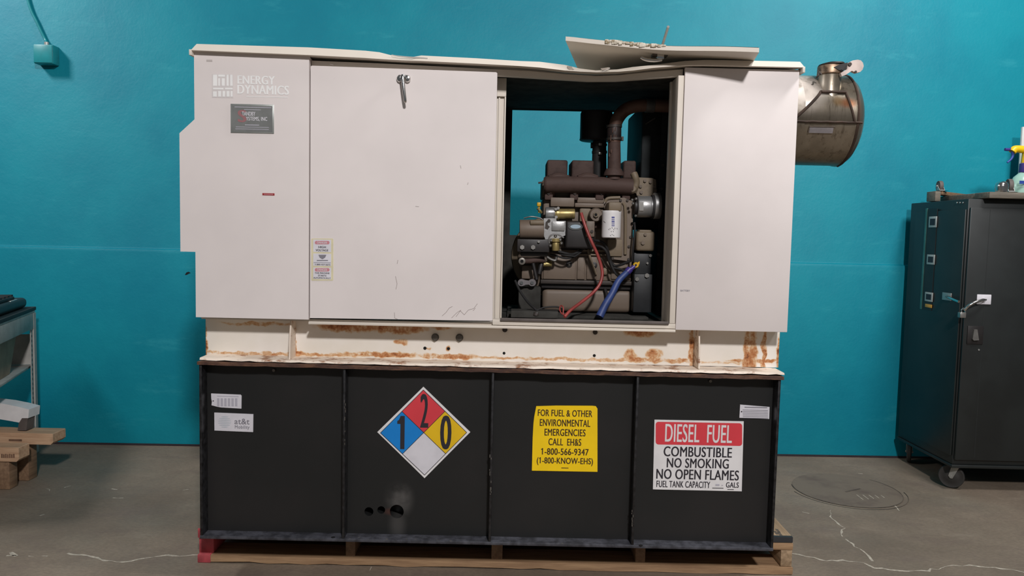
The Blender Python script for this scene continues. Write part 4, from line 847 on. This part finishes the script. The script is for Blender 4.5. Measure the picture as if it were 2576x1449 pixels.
MB().lathe([(0.004, 0), (0.012, 0.002), (0.011, 0.05), (0.006, 0.06)], V(1356, 690, 0.30), (0.2, 0, 1), 14).build('bracket_leg', 'blackpart', en)
for a, b, r in ((1372, 665, 0.010), (1380, 664, 0.012)): MB().cyl(V(a-7, b, 0.31), V(a+8, b, 0.31), r, seg=14).build('fuel_fitting', 'zinc', en)
dcap = MB(); dcap.pbox(1351, 509, 1361, 519, 0.30, 0.32, 0.003); dcap.cyl(V(1356, 519, 0.31), V(1356, 535, 0.31), 0.004, seg=10); dcap.build('dipstick', 'yellow_tag', en)
MB().tube([V(1353, 524, 0.31), V(1358, 530, 0.305), V(1362, 535, 0.31)], 0.006, 8, 3).build('dipstick_bracket', 'zinc', en)
# sump
eb('pan_rail', 'darkbolt', (1360, 706, 1592, 716, 0.325, 0.69), bev=0.002); eb('pan_rail', 'blackpart', (1362, 716, 1590, 727, 0.345, 0.69), bev=0.002)
op = MB(); op.pbox(1364, 727, 1592, 786, 0.35, 0.66, 0.025, 4); op.build('oil_pan', 'tan', en)
# front end: gear casting, alternator, pump, mount
gc = MB(); gc.pprism([(1602, 446), (1640, 448), (1650, 452), (1652, 482), (1640, 495), (1602, 492), (1598, 470)], 0.36, 0.46); gcs = gc.build('front_casting', 'tan2', en)
for a, b in ((1611, 469), (1646, 471), (1613, 484), (1622, 455), (1636, 458)): stud(a, b, 4, 0.36, 0.008, gcs, 'casting_bolt', 'tan')
MB().tube([V(1594, 436, 0.36), V(1598, 446, 0.355), V(1600, 462, 0.36), V(1592, 484, 0.36)], 0.016, 12, 5).build('water_pipe', 'tan2', en)
MB().lathe([(0.02, 0), (0.02, 0.02), (0.012, 0.03)], V(1590, 476, 0.33), (0, -1, 0), 18).build('pipe_flange', 'tan2', en)
al = MB(); al.cyl(V(1602, 520, 0.29), V(1637, 520, 0.29), 0.047, seg=40, bev=0.005); alt = al.build('alternator', 'alu', en)
ac2 = MB(); ac2.cyl(V(1637, 520, 0.29), V(1642, 520, 0.29), 0.044, seg=36); ac2.cyl(V(1643, 518, 0.29), V(1660, 518, 0.29), 0.057, seg=40, bev=0.004); ac2.build('alternator_fan', 'alu', alt)
MB().cyl(V(1638.5, 520, 0.29), V(1645, 520, 0.29), 0.052, seg=40).build('fan_belt', 'rubber', alt)
MB().pbox(1609, 508, 1619, 530, 0.2425, 0.246).build('alternator_label', 'steel', alt)
arear = MB(); arear.cyl(V(1594, 520, 0.29), V(1602, 520, 0.29), 0.036, seg=30, bev=0.003); arear.build('alternator_rear', 'blackpart', alt)
for a, b in ((1590, 503), (1600, 500), (1599, 543), (1592, 512)): MB().lathe([(0.006, 0), (0.006, 0.006), (0.002, 0.01)], V(a, b, 0.25), (0, -1, 0), 8).build('terminal', 'steel', alt)
fp = MB(); fp.pbox(1601, 582, 1648, 632, 0.30, 0.40, 0.012, 3); fp.pbox(1608, 578, 1640, 590, 0.31, 0.40, 0.006); fpm = fp.build('fuel_pump', 'tan2', en)
for a, b, r in ((1617, 611, 5), (1623, 590, 4)): stud(a, b, r, 0.30, 0.008, fpm, 'pump_bolt', 'tan')
fm_ = MB(); fm_.pbox(1594, 690, 1640, 786, 0.28, 0.36, 0.003); fm_.pbox(1594, 636, 1638, 690, 0.33, 0.40, 0.004); fmm = fm_.build('front_mount', simple('dark_mount_paint', (38, 40, 42), 0.5, 0.1, 0.15), en)
for a, b, r in ((1602, 702, 5.5), (1627, 693, 6)): stud(a, b, r, 0.28, 0.009, fmm, 'mount_bolt', 'steel')
for a, b, r in ((1636, 643, 4), (1628, 662, 3)): stud(a, b, r, 0.33, 0.009, fmm, 'mount_bolt', 'steel')
vl = MB(); vl.lathe([(0.012, 0), (0.013, 0.004), (0.010, 0.009)], V(1599.5, 667, 0.26), (0, -1, 0), 24)
vl.pprism([(1592, 674), (1594, 668), (1599, 660), (1604, 661), (1609, 657), (1609, 663), (1604, 672), (1598, 676)], 0.258, 0.262); vlv = vl.build('drain_valve_handle', 'yellow_tag', en); MB().disc(1599.5, 667, 3, 0.2508, 0.001, 14).build('handle_nut', 'ink', vlv)
MB().cyl(V(1600, 667, 0.26), V(1600, 667, 0.33), 0.009, seg=14).build('drain_valve', 'zinc', en)
# hoses and cables
MB().tube([V(1462, 536, 0.25), V(1468, 556, 0.235), V(1478, 584, 0.225), V(1489, 610, 0.22), V(1502, 638, 0.22), V(1512, 668, 0.22), V(1515, 692, 0.215), V(1508, 716, 0.205), V(1490, 738, 0.19), V(1460, 762, 0.16), V(1436, 780, 0.13), V(1420, 797, 0.10)], 0.0068, 14, 8).build('red_battery_cable', 'red_hose', en)
MB().tube([V(1422, 791, 0.105), V(1413, 789, 0.12), V(1408, 778, 0.13), V(1411, 769, 0.135), V(1417, 774, 0.12), V(1416, 792, 0.105)], 0.0028, 8, 6).build('red_wire_loop', 'red_hose', en)
bh = MB(); bh.tube([V(1583, 679, 0.255), V(1572, 690, 0.245), V(1555, 708, 0.235), V(1540, 738, 0.22), V(1522, 768, 0.20), V(1508, 797, 0.18)], 0.0125, 16, 8, 0.0175); bh.build('drain_hose', 'blue_hose', en)
hc = MB(); hc.cyl(V(1585, 677, 0.255), V(1577, 685, 0.25), 0.0155, seg=20); hc.cyl(V(1597, 669, 0.26), V(1583, 680, 0.255), 0.0095, seg=14); hc.build('hose_clamp', 'purple', en)
for pts, r in ((((1497, 605), (1512, 608), (1524, 618), (1530, 635), (1535, 655), (1546, 668), (1562, 666), (1586, 656)), 0.0062), (((1500, 618), (1515, 622), (1526, 634), (1532, 656), (1540, 672), (1556, 676), (1570, 682)), 0.0058), (((1534, 656), (1540, 672), (1550, 690), (1562, 697), (1576, 694)), 0.005),
               (((1590, 658), (1593, 620), (1597, 580), (1596, 560)), 0.0045), (((1384, 632), (1402, 632), (1422, 637), (1440, 640), (1458, 632), (1470, 624)), 0.006), (((1384, 640), (1404, 645), (1424, 650), (1444, 646), (1462, 634)), 0.0042), (((1392, 634), (1420, 642), (1446, 645)), 0.0035)):
    MB().tube([V(a, b, 0.285-0.02*math.sin(i)) for i, (a, b) in enumerate(pts)], r, 10, 6).build('black_cable', 'rubber', en)
MB().tube([V(1376, 646, 0.28), V(1388, 653, 0.275), V(1398, 654, 0.275), V(1400, 640, 0.275)], 0.006, 10, 5).build('bracket_strap', 'steel', en)
MB().tube([V(1296, 706, 0.25), V(1308, 732, 0.22), V(1328, 760, 0.18), V(1345, 776, 0.15), V(1356, 786, 0.14)], 0.0055, 10, 6).build('ground_cable', 'rubber', en)
MB().tube([V(1350, 780, 0.14), V(1372, 773, 0.15), V(1402, 772, 0.15), V(1414, 778, 0.14)], 0.0035, 8, 6).build('sense_wire', 'rubber', en)
MB().lathe([(0.016, 0), (0.014, 0.014), (0.006, 0.018)], V(1348, 793, 0.13), (0, 0, 1), 16).build('cable_lug', 'darkbolt', en); MB().disc(1351, 787, 2.6, 0.12, 0.004, 12).build('lug_bolt', 'chrome', en)
MB().tube([V(1318, 549, 0.30), V(1336, 545, 0.295), V(1356, 548, 0.30), V(1366, 553, 0.30)], 0.003, 8, 5).build('starter_wire', 'steel', en)
MB().tube([V(1522, 726, 0.34), V(1527, 745, 0.325), V(1524, 764, 0.32)], 0.007, 8, 4).build('dip_tube', 'blackpart', en)
MB().tube([V(1479, 628, 0.325), V(1488, 660, 0.32), V(1500, 690, 0.325)], 0.006, 8, 4).build('oil_line', 'tan2', en)
MB().lathe([(0.016, 0), (0.016, 0.014), (0.010, 0.018)], V(1522, 682, 0.345), (0, -1, 0), 20).build('block_plug', 'tan2', block)
# radiator in front of the engine (right side of the doorway)
rd = MB(); rd.box(0.675, 0.84, 0.46, 0.88, 1.10, 2.05, 0.01); rdo = rd.build('radiator', 'rad', en)
sh = MB(); sh.box(0.576, 0.672, 0.43, 0.88, 1.49, 2.06, 0.012); sh.build('fan_shroud', 'rad', en)
rp = MB(); rp.box(0.690, 0.715, 0.392, 0.455, 1.09, 2.03, 0.002); rpo = rp.build('radiator_side_plate', 'rad', en)
rf2 = MB(); rf2.box(0.655, 0.720, 0.378, 0.391, 1.10, 2.03, 0.003); rf2.build('side_plate_flange', 'rad', rpo)
for a, b in ((1667, 416), (1664, 475), (1656, 640)):
    stud(a, b, 4, 0.378, 0.006, rpo, 'plate_bolt', 'darkbolt')
MB().cyl(V(1624, 265, 0.325), V(1646, 266, 0.325), 0.0305, seg=28, bev=0.002).build('pipe_coupling', simple('dull_grey_coupling', (84, 82, 80), 0.6, 0.2, 0.2), en)
MB().tube([V(1624, 312, 0.428), V(1648, 297, 0.428)], 0.003, 8, 1).build('shroud_scratch', 'bolt', en)
eb('cross_member', 'liner', (1285, 783, 1405, 800, 0.12, 0.22), bev=0.003)
MB().box(-0.02, 0.60, 0.24, 0.70, 1.0905, 1.103, 0.002).build('engine_rail', 'liner', en)

# ------------------------------------------------------------------ black rolling cabinet on the right
KX0, KX1, KY0, KY1 = 2.604, 3.55, 1.30, 1.93
kz1 = W(2440, 500, KY0)[1]; kz0 = 0.165
kb = thing('rolling_cabinet', 'tall black steel cabinet on casters against the teal wall, with padlocked doors', 'cabinet', (3.0, 1.56, 0.0))
MB().box(KX0, KX1, KY0+0.004, KY1, kz0, kz1, 0.004).build('cabinet_body', 'cab', kb)
MB().box(KX0+0.006, KX1-0.01, KY0-0.014, KY0+0.003, kz0+0.03, kz1-0.05, 0.004).build('front_door', 'cab', kb)
MB().box(KX0-0.010, KX0-0.001, KY0+0.012, KY1-0.08, kz0+0.05, kz1-0.06, 0.003).build('side_door', 'cab', kb)
MB().box(KX0-0.006, KX1, KY0-0.006, KY1, kz0-0.02, kz0-0.001, 0.003).build('bottom_frame', 'cab', kb)
def on_side(px, py, off=0.012): y, z = SX(px, py, KX0-off); return Vector((KX0-off, y, z))
def on_front(px, py, off=0.016): return V(px, py, KY0-off)
a = on_side(2334, 530); b = on_side(2322, 778); c = on_side(2358, 530)
st_ = MB(); st_.box(KX0-0.013, KX0-0.0105, min(a.y, c.y), max(a.y, c.y), b.z, a.z+0.01); tgs = st_.build('label_strip', 'blackpart', kb)
MB().box(KX0-0.016, KX0-0.0105, max(a.y, c.y), max(a.y, c.y)+0.018, b.z, a.z+0.015).build('strip_channel', simple('pale_green_channel', (72, 118, 112), 0.4, 0.3, 0.1), kb)
for (x0, y0, x1, y1) in ((2339, 545, 2357, 572), (2334, 640, 2352, 666), (2329, 734, 2347, 760)):
    p = on_side(x0, y0); q = on_side(x1, y1); f = MB(); ya, yb = sorted((p.y, q.y))
    f.box(KX0-0.017, KX0-0.0132, ya, yb, q.z, p.z, 0.002); fo = f.build('tag_holder', simple('pale_tag_metal', (186, 182, 176), 0.4, 0.2, 0.04), kb)
    g = MB(); g.box(KX0-0.0178, KX0-0.017, ya+(yb-ya)*0.17, yb-(yb-ya)*0.17, q.z+(p.z-q.z)*0.2, p.z-(p.z-q.z)*0.2); g.build('tag_window', 'ink', fo)
p = on_side(2329, 764); q = on_side(2345, 775); g = MB(); g.box(KX0-0.017, KX0-0.0132, min(p.y, q.y), max(p.y, q.y), q.z, p.z, 0.001); g.build('orange_tag', simple('orange_tag', (206, 152, 60), 0.5, 0, 0.05), kb)
gp = MB(); p = on_side(2372, 735); q = on_side(2393, 757); gp.box(KX0-0.016, KX0-0.0105, min(p.y, q.y), max(p.y, q.y), q.z, p.z, 0.002); gp.build('side_handle_plate', 'galv', kb)
MB().tube([on_side(2380, 746, 0.018), on_side(2386, 748, 0.05), on_side(2400, 754, 0.06), on_side(2412, 759, 0.058)], 0.007, 10, 6).build('side_handle', 'chrome', kb)
fpz = MB(); fpz.pbox(2458, 741, 2494, 766, KY0-0.022, KY0-0.015, 0.003); fpz.build('front_handle_plate', 'paper', kb)
MB().tube([on_front(2479, 754, 0.03), on_front(2470, 755, 0.055), on_front(2452, 761, 0.06), on_front(2436, 770, 0.055), on_front(2426, 781, 0.045)], 0.008, 12, 6).build('front_handle', 'chrome', kb)
pdl = MB(); pdl.pbox(2416, 786, 2431, 800, KY0-0.06, KY0-0.03, 0.004); pk = pdl.build('padlock', 'steel', kb); MB().tube([on_front(2419, 788, 0.045), on_front(2419, 779, 0.045), on_front(2424, 776, 0.045), on_front(2428, 779, 0.045), on_front(2428, 788, 0.045)], 0.004, 8, 4).build('padlock_shackle', 'chrome', pk)
lk_ = MB(); lk_.pbox(2434, 820, 2474, 866, KY0-0.020, KY0-0.012, 0.002); lo = lk_.build('lock_recess', 'blackpart', kb)
tl = MB(); tl.pprism([(2451, 829), (2459, 829), (2463, 856), (2450, 857), (2447, 853)], KY0-0.034, KY0-0.020); tl.build('turn_latch', 'steel', lo)
MB().disc(2462, 880, 2.2, KY0-0.014, 0.003, 12).build('keyhole', 'galv', kb)
for px in (2408, 2415.5, 2423):
    MB().lathe([(0.0045, 0), (0.0045, 0.004), (0.001, 0.005)], on_side(px, 510, 0.002), (-1, 0, 0), 12).build('rivet', 'galv', kb)
sm_ = MB(); sm_.box(KX0+0.115, KX0+0.117, KY0-0.0150, KY0-0.014, kz0+0.05, kz1-0.06); sm_.build('door_seam', simple('seam_grey', (40, 44, 44), 0.5, 0, 0), kb)
def caster(parent, x, y, zt, r, ang, wheel_mat='rubber', flip=1, w=0.028):
    m = Matrix.Translation((x, y, zt)) @ Matrix.Rotation(ang, 4, 'Z')
    f = MB(); h = r*1.05
    f.box(-0.035, 0.035, -0.035, 0.035, -0.004*flip if flip < 0 else -0.004, 0.0 if flip > 0 else 0.004)
    for s in (-1, 1):
        pz = [(-0.02, -0.006*flip), (0.02, -0.006*flip), (0.035, -h*0.95*flip), (0.025, -h*1.15*flip), (0.012, -h*1.12*flip)]
        f.prism(pz, s*w*0.62-0.0015, s*w*0.62+0.0015)
    f.box(-0.02, 0.02, -w*0.62, w*0.62, *sorted((-0.004*flip, -0.012*flip))); f.cyl((0.022, -w*0.85, -h*flip), (0.022, w*0.85, -h*flip), 0.007, seg=12)
    fo = f.xf(m).build('caster_fork', 'galv', parent)
    wh = MB(); wh.lathe([(0.010, -w*0.5), (r*0.45, -w*0.5), (r*0.55, -w*0.36), (r*0.82, -w*0.36), (r*0.95, -w*0.45), (r, -w*0.28), (r, w*0.28), (r*0.95, w*0.45), (r*0.82, w*0.36), (r*0.55, w*0.36), (r*0.45, w*0.5), (0.010, w*0.5)], (0.022, 0, -h*flip), (0, 1, 0), 32)
    wh.xf(m).build('caster_wheel', wheel_mat, fo)
cz = kz0-0.02
r_ = (cz-0.003)/2.055
caster(kb, KX0+0.06, KY0+0.06, cz, r_, 2.4, 'castertyre'); caster(kb, KX0+0.05, KY1-0.06, cz, r_, 1.05, 'castertyre'); caster(kb, KX1-0.06, KY0+0.06, cz, r_, 0.3, 'castertyre'); caster(kb, KX1-0.06, KY1-0.07, cz, r_, 0.3, 'castertyre')
# upturned dolly on the cabinet
dly = thing('furniture_dolly', 'upturned grimy wooden dolly with casters in the air on top of the black cabinet', 'dolly', (2.9, 1.4, kz1))
zt = kz1+0.003
d1 = MB(); xq0 = W(2486, 500, KY0-0.05)[0]; d1.box(xq0, xq0+0.42, KY0-0.06, KY0+0.08, zt, zt+0.035, 0.004); d1.build('front_board', 'dolly', dly)
YB = KY0+0.36; xq = max(W(2341, 490, YB)[0], KX0+0.004); xe = W(2367, 490, YB)[0]; d2 = MB(); d2.box(xq, xe, YB, YB+0.10, zt, zt+0.062, 0.004); d2.build('rear_block', 'dolly', dly)
a = Vector((xe+0.001, YB+0.04, zt+0.052)); b = Vector((xq0+0.10, YB+0.15, zt+0.047)); L = (b-a).length; an = math.atan2(b.y-a.y, b.x-a.x)
d3 = MB(); d3.box(0.0, L+0.3, -0.030, 0.030, -0.011, 0.011, 0.003); d3.xf(Matrix.Translation(a) @ Matrix.Rotation(an, 4, 'Z')); d3.build('cross_board', 'wood_dark', dly)
MB().box(xq0+0.02, xq0+0.07, KY0+0.085, YB+0.11, zt, zt+0.036, 0.003).build('side_rail', 'dolly', dly)
def up_caster(px, py, y, r, ang):
    x, z = W(px, py, y); caster(dly, x, y, z-1.05*r-0.002, r, ang, 'greyrubber', -1, 0.024)
up_caster(2368, 467, YB+0.05, 0.034, 1.45); up_caster(2543, 466, KY0+0.03, 0.040, 1.35)
hb_ = MB(); x, z = W(2520, 470, KY0-0.02); hb_.lathe([(0.030, -0.03), (0.034, -0.004), (0.034, 0.008), (0.030, 0.020), (0.018, 0.030), (0.004, 0.034)], (x, KY0-0.02, z), (0, 0, 1), 28); hb_.build('caster_horn', 'chrome', dly)
# spray bottle on the cabinet
sp = thing('spray_bottle', 'spray bottle with yellow trigger head standing on the cabinet beside the dolly', 'spray bottle', (*W(2585, 500, KY0+0.12), 0)[:1]+(KY0+0.20, kz1))
yb = KY0+0.20; sx = W(2580, 480, yb)[0]; zb0 = kz1+0.002; zsh = W(2575, 432, yb)[1]; znk = W(2575, 428, yb)[1]
rbt = W(2580, 480, yb)[0]-W(2541, 480, yb)[0]
bt = MB(); bt.lathe([(rbt*0.9, 0), (rbt, 0.008), (rbt, (zsh-zb0)*0.45), (rbt*0.97, (zsh-zb0)*0.62), (rbt*0.78, (zsh-zb0)*0.82), (rbt*0.45, (zsh-zb0)*0.97), (rbt*0.3, (zsh-zb0))], (sx, yb, zb0), (0, 0, 1), 36, (1, 0.7)); bot_ = bt.build('bottle_body', 'bottle', sp)
zc = W(2575, 412, yb)[1]; MB().lathe([(0.042, 0), (0.043, 0.004), (0.041, zc-zsh+0.004), (0.037, zc-zsh+0.008)], (sx, yb, zsh-0.004), (0, 0, 1), 24).build('collar', 'purple', sp)
hd_ = MB(); hd_.cyl((sx, yb, zc), (sx, yb, W(2575, 385, yb)[1]), 0.035, 0.032, 20)
hd_.tube([V(2546, 382, yb), V(2552, 376, yb), V(2562, 375, yb), V(2580, 377, yb), V(2604, 379, yb)], 0.022, 16, 4); hd_.build('spray_head', 'yellow_plastic', sp)
MB().tube([V(2528, 376, yb), V(2540, 376, yb), V(2552, 372, yb)], 0.009, 12, 4).build('nozzle', 'purple', sp)
tr = MB(); tr.tube([V(2546, 380, yb), V(2548, 390, yb), V(2544, 400, yb), V(2534, 409, yb)], 0.0085, 10, 5, 0.005); tr.build('trigger', 'navy', sp)
lb = MB()
lb.pbox(2565, 455, 2620, 463, yb-rbt*0.7-0.004, yb-rbt*0.7-0.002); lb.build('label_band', 'navy', sp)
# white panel leaning behind the bottle
wp = MB(); xw = W(2570, 345, KY1-0.05)[0]; wp.box(xw, xw+0.30, KY1-0.055, KY1-0.035, kz1+0.002, W(2572, 319, KY1-0.05)[1], 0.004)
tag(wp.build('white_panel', simple('off_white_board', (206, 208, 204), 0.5, 0, 0.04)), 'off-white board standing behind the spray bottle at the right edge', 'board')

# ------------------------------------------------------------------ grey shelving and clutter on the left
SC_Y = 1.70; SC = V(88, 772, SC_Y); UX, UY = -0.337, 0.9415
MS = Matrix.Translation((SC.x, SC.y, 0)) @ Matrix.Rotation(math.atan2(UY, UX), 4, 'Z')      # x runs along the visible side (0 = far corner), y inward
zt_ = V(88, 784, SC_Y).z
su = thing('shelf_unit', 'grey metal shelf unit with a slotted corner post, against the wall at left', 'shelf', (SC.x+0.2, SC.y-0.5, 0))
MB().box(-1.25, 0.0, 0.0, 0.55, zt_-0.004, zt_+0.010, 0.003).xf(MS).build('top_board', 'shelf', su)
MB().box(-1.25, -0.001, -0.002, 0.016, zt_-0.10, zt_-0.0045, 0.002).xf(MS).build('side_beam', 'shelf', su)
MB().box(-1.25, 0.0, 0.50, 0.53, zt_-0.09, zt_-0.0045, 0.002).xf(MS).build('side_beam', 'shelf', su)
for xx in (-0.10, -1.25):
    for yy in (0.0, 0.52):
        u = MB(); u.box(xx+0.045, xx+0.10, yy-0.004, yy+0.003, 0.003, zt_-0.005); u.box(xx+0.0, xx+0.05, yy+0.003, yy+0.008, 0.003, zt_-0.005); u.xf(MS).build('corner_post', 'shelf', su)
slot = MB()
for k in range(22): z = 0.24+k*0.030; slot.box(-0.088, -0.080, 0.0018, 0.0029, z, z+0.014)
so = slot.xf(MS).build('post_slots', 'ink', su); so['kind'] = 'stuff'
z0 = V(40, 930, SC_Y-0.2).z
MB().box(-1.2, -0.01, 0.02, 0.50, z0-0.014, z0, 0.002).xf(MS).build('middle_shelf', 'shelf', su)
MB().box(-0.02, -0.012, 0.02, 0.50, z0+0.002, zt_-0.14).xf(MS).build('end_panel', 'shelf', su)
mb = MB(); z1 = z0+0.235
mb.prism([(-1.15, z0+0.002), (-0.34, z0+0.002), (-0.17, z1), (-1.15, z1)], 0.06, 0.42); tag(mb.xf(MS).build('storage_bin', 'shelf_bin'), 'taupe storage bin with a slanted end on the middle shelf of the grey shelf unit', 'bin')
MB().box(-1.25, -0.03, 0.505, 0.512, 0.05, z0-0.02).xf(MS).build('back_panel', 'shelf_dark', su)
zq = zt_+0.0105
mt = MB(); mt.box(-1.2, 0.004, -0.006, 0.50, zq, zq+0.022, 0.004); tag(mt.xf(MS).build('black_tray', 'rubber'), 'flat black tray lying on top of the grey shelf unit', 'tray')
kz = zq+0.023
eq = thing('black_tool_case', 'rounded black tool case on the black tray atop the grey shelf', 'tool case', (SC.x+0.15, SC.y-0.4, kz))
e1 = MB(); e1.box(-1.1, -0.045, 0.03, 0.30, kz, kz+0.062, 0.026, 4); e1.xf(MS).build('case_body', 'blackpart', eq)
e1 = MB(); e1.box(-1.1, -0.20, 0.06, 0.28, kz+0.060, kz+0.082, 0.008, 3)
for k in range(6): e1.box(-0.60+k*0.075, -0.565+k*0.075, 0.07, 0.20, kz+0.08, kz+0.091, 0.003)
e1.xf(MS).build('case_ridge', 'rubber', eq)
e1 = MB(); e1.box(-0.34, -0.20, 0.045, 0.06, kz+0.052, kz+0.064, 0.003); e1.xf(MS).build('case_latch', 'galv', eq)
# timber on low blocks
YT = 1.12
def plank(a, b, c, d, y, dep, name, label, mark):
    x1 = W(c, b, y)[0]; z1 = W(c, b, y)[1]; z0 = W(c, d, y)[1]
    t = thing(name, label, 'plank', (x1-0.28, y+dep/2, z0), 'timber planks on low blocks')
    m = MB(); m.prism([(x1-0.56, z0), (x1-0.014, z0), (x1, z0+0.014), (x1, z1-0.004), (x1-0.004, z1), (x1-0.56, z1)], y, y+dep); m.build('timber', 'wood_pale', t)
    s = MB()
    for q in mark: s.pbox(*q, y-0.0008, y-0.0001)
    s.build('stamp_mark', simple('faded_stamp_ink', (112, 84, 66), 0.8, 0, 0.2), t)
    return z0, z1, x1
pz0, pz1_, px1 = plank(0, 1091, 133, 1119, YT, 0.12, 'timber_plank', 'upper pale timber plank jutting right from low supports at the left edge', [(22, 1105, 55, 1110)])
YL = 0.98
qz0, qz1, qx1 = plank(0, 1126, 47, 1162, YL, 0.09, 'timber_plank', 'lower pale timber plank with a burnt stamp, nearest the camera at left edge', [(3+k*5, 1142+(k % 2), 6.5+k*5, 1152) for k in range(7)])
sb_ = MB(); sb_.box(-2.98, W(66, 1180, YT)[0], YT+0.02, YT+0.10, 0.001, pz0-0.001, 0.004)
tag(sb_.build('support_block', 'wood_dark'), 'dark wooden block on the floor holding up the upper plank', 'wood block', 'blocks under the planks')
sb_ = MB(); sb_.box(-2.98, W(20, 1180, YL)[0], YL+0.01, YL+0.08, 0.001, qz0-0.001, 0.004)
tag(sb_.build('support_block', 'wood_dark'), 'dark wooden block on the floor holding up the lower stamped plank', 'wood block', 'blocks under the planks')
pc = thing('plastic_cover', 'white curved plastic cover resting on the upper plank before the grey shelf', 'cover', (-3.0, YT+0.06, pz1_))
cv_ = MB(); pts = [(-40, 1010), (10, 1016), (45, 1023), (73, 1030), (71, 1052), (55, 1052), (48, 1063), (20, 1058), (-40, 1048)]
cv_.prism([W(a, b, YT+0.03) for a, b in pts], YT+0.03, YT+0.13); cv_.build('cover_shell', 'white', pc)
cb_ = MB(); cb_.prism([W(a, b, YT+0.035) for a, b in ((50, 1050), (70, 1050), (66, 1083), (44, 1083))], YT+0.035, YT+0.10); cb_.build('cover_foot', 'greyrubber', pc)
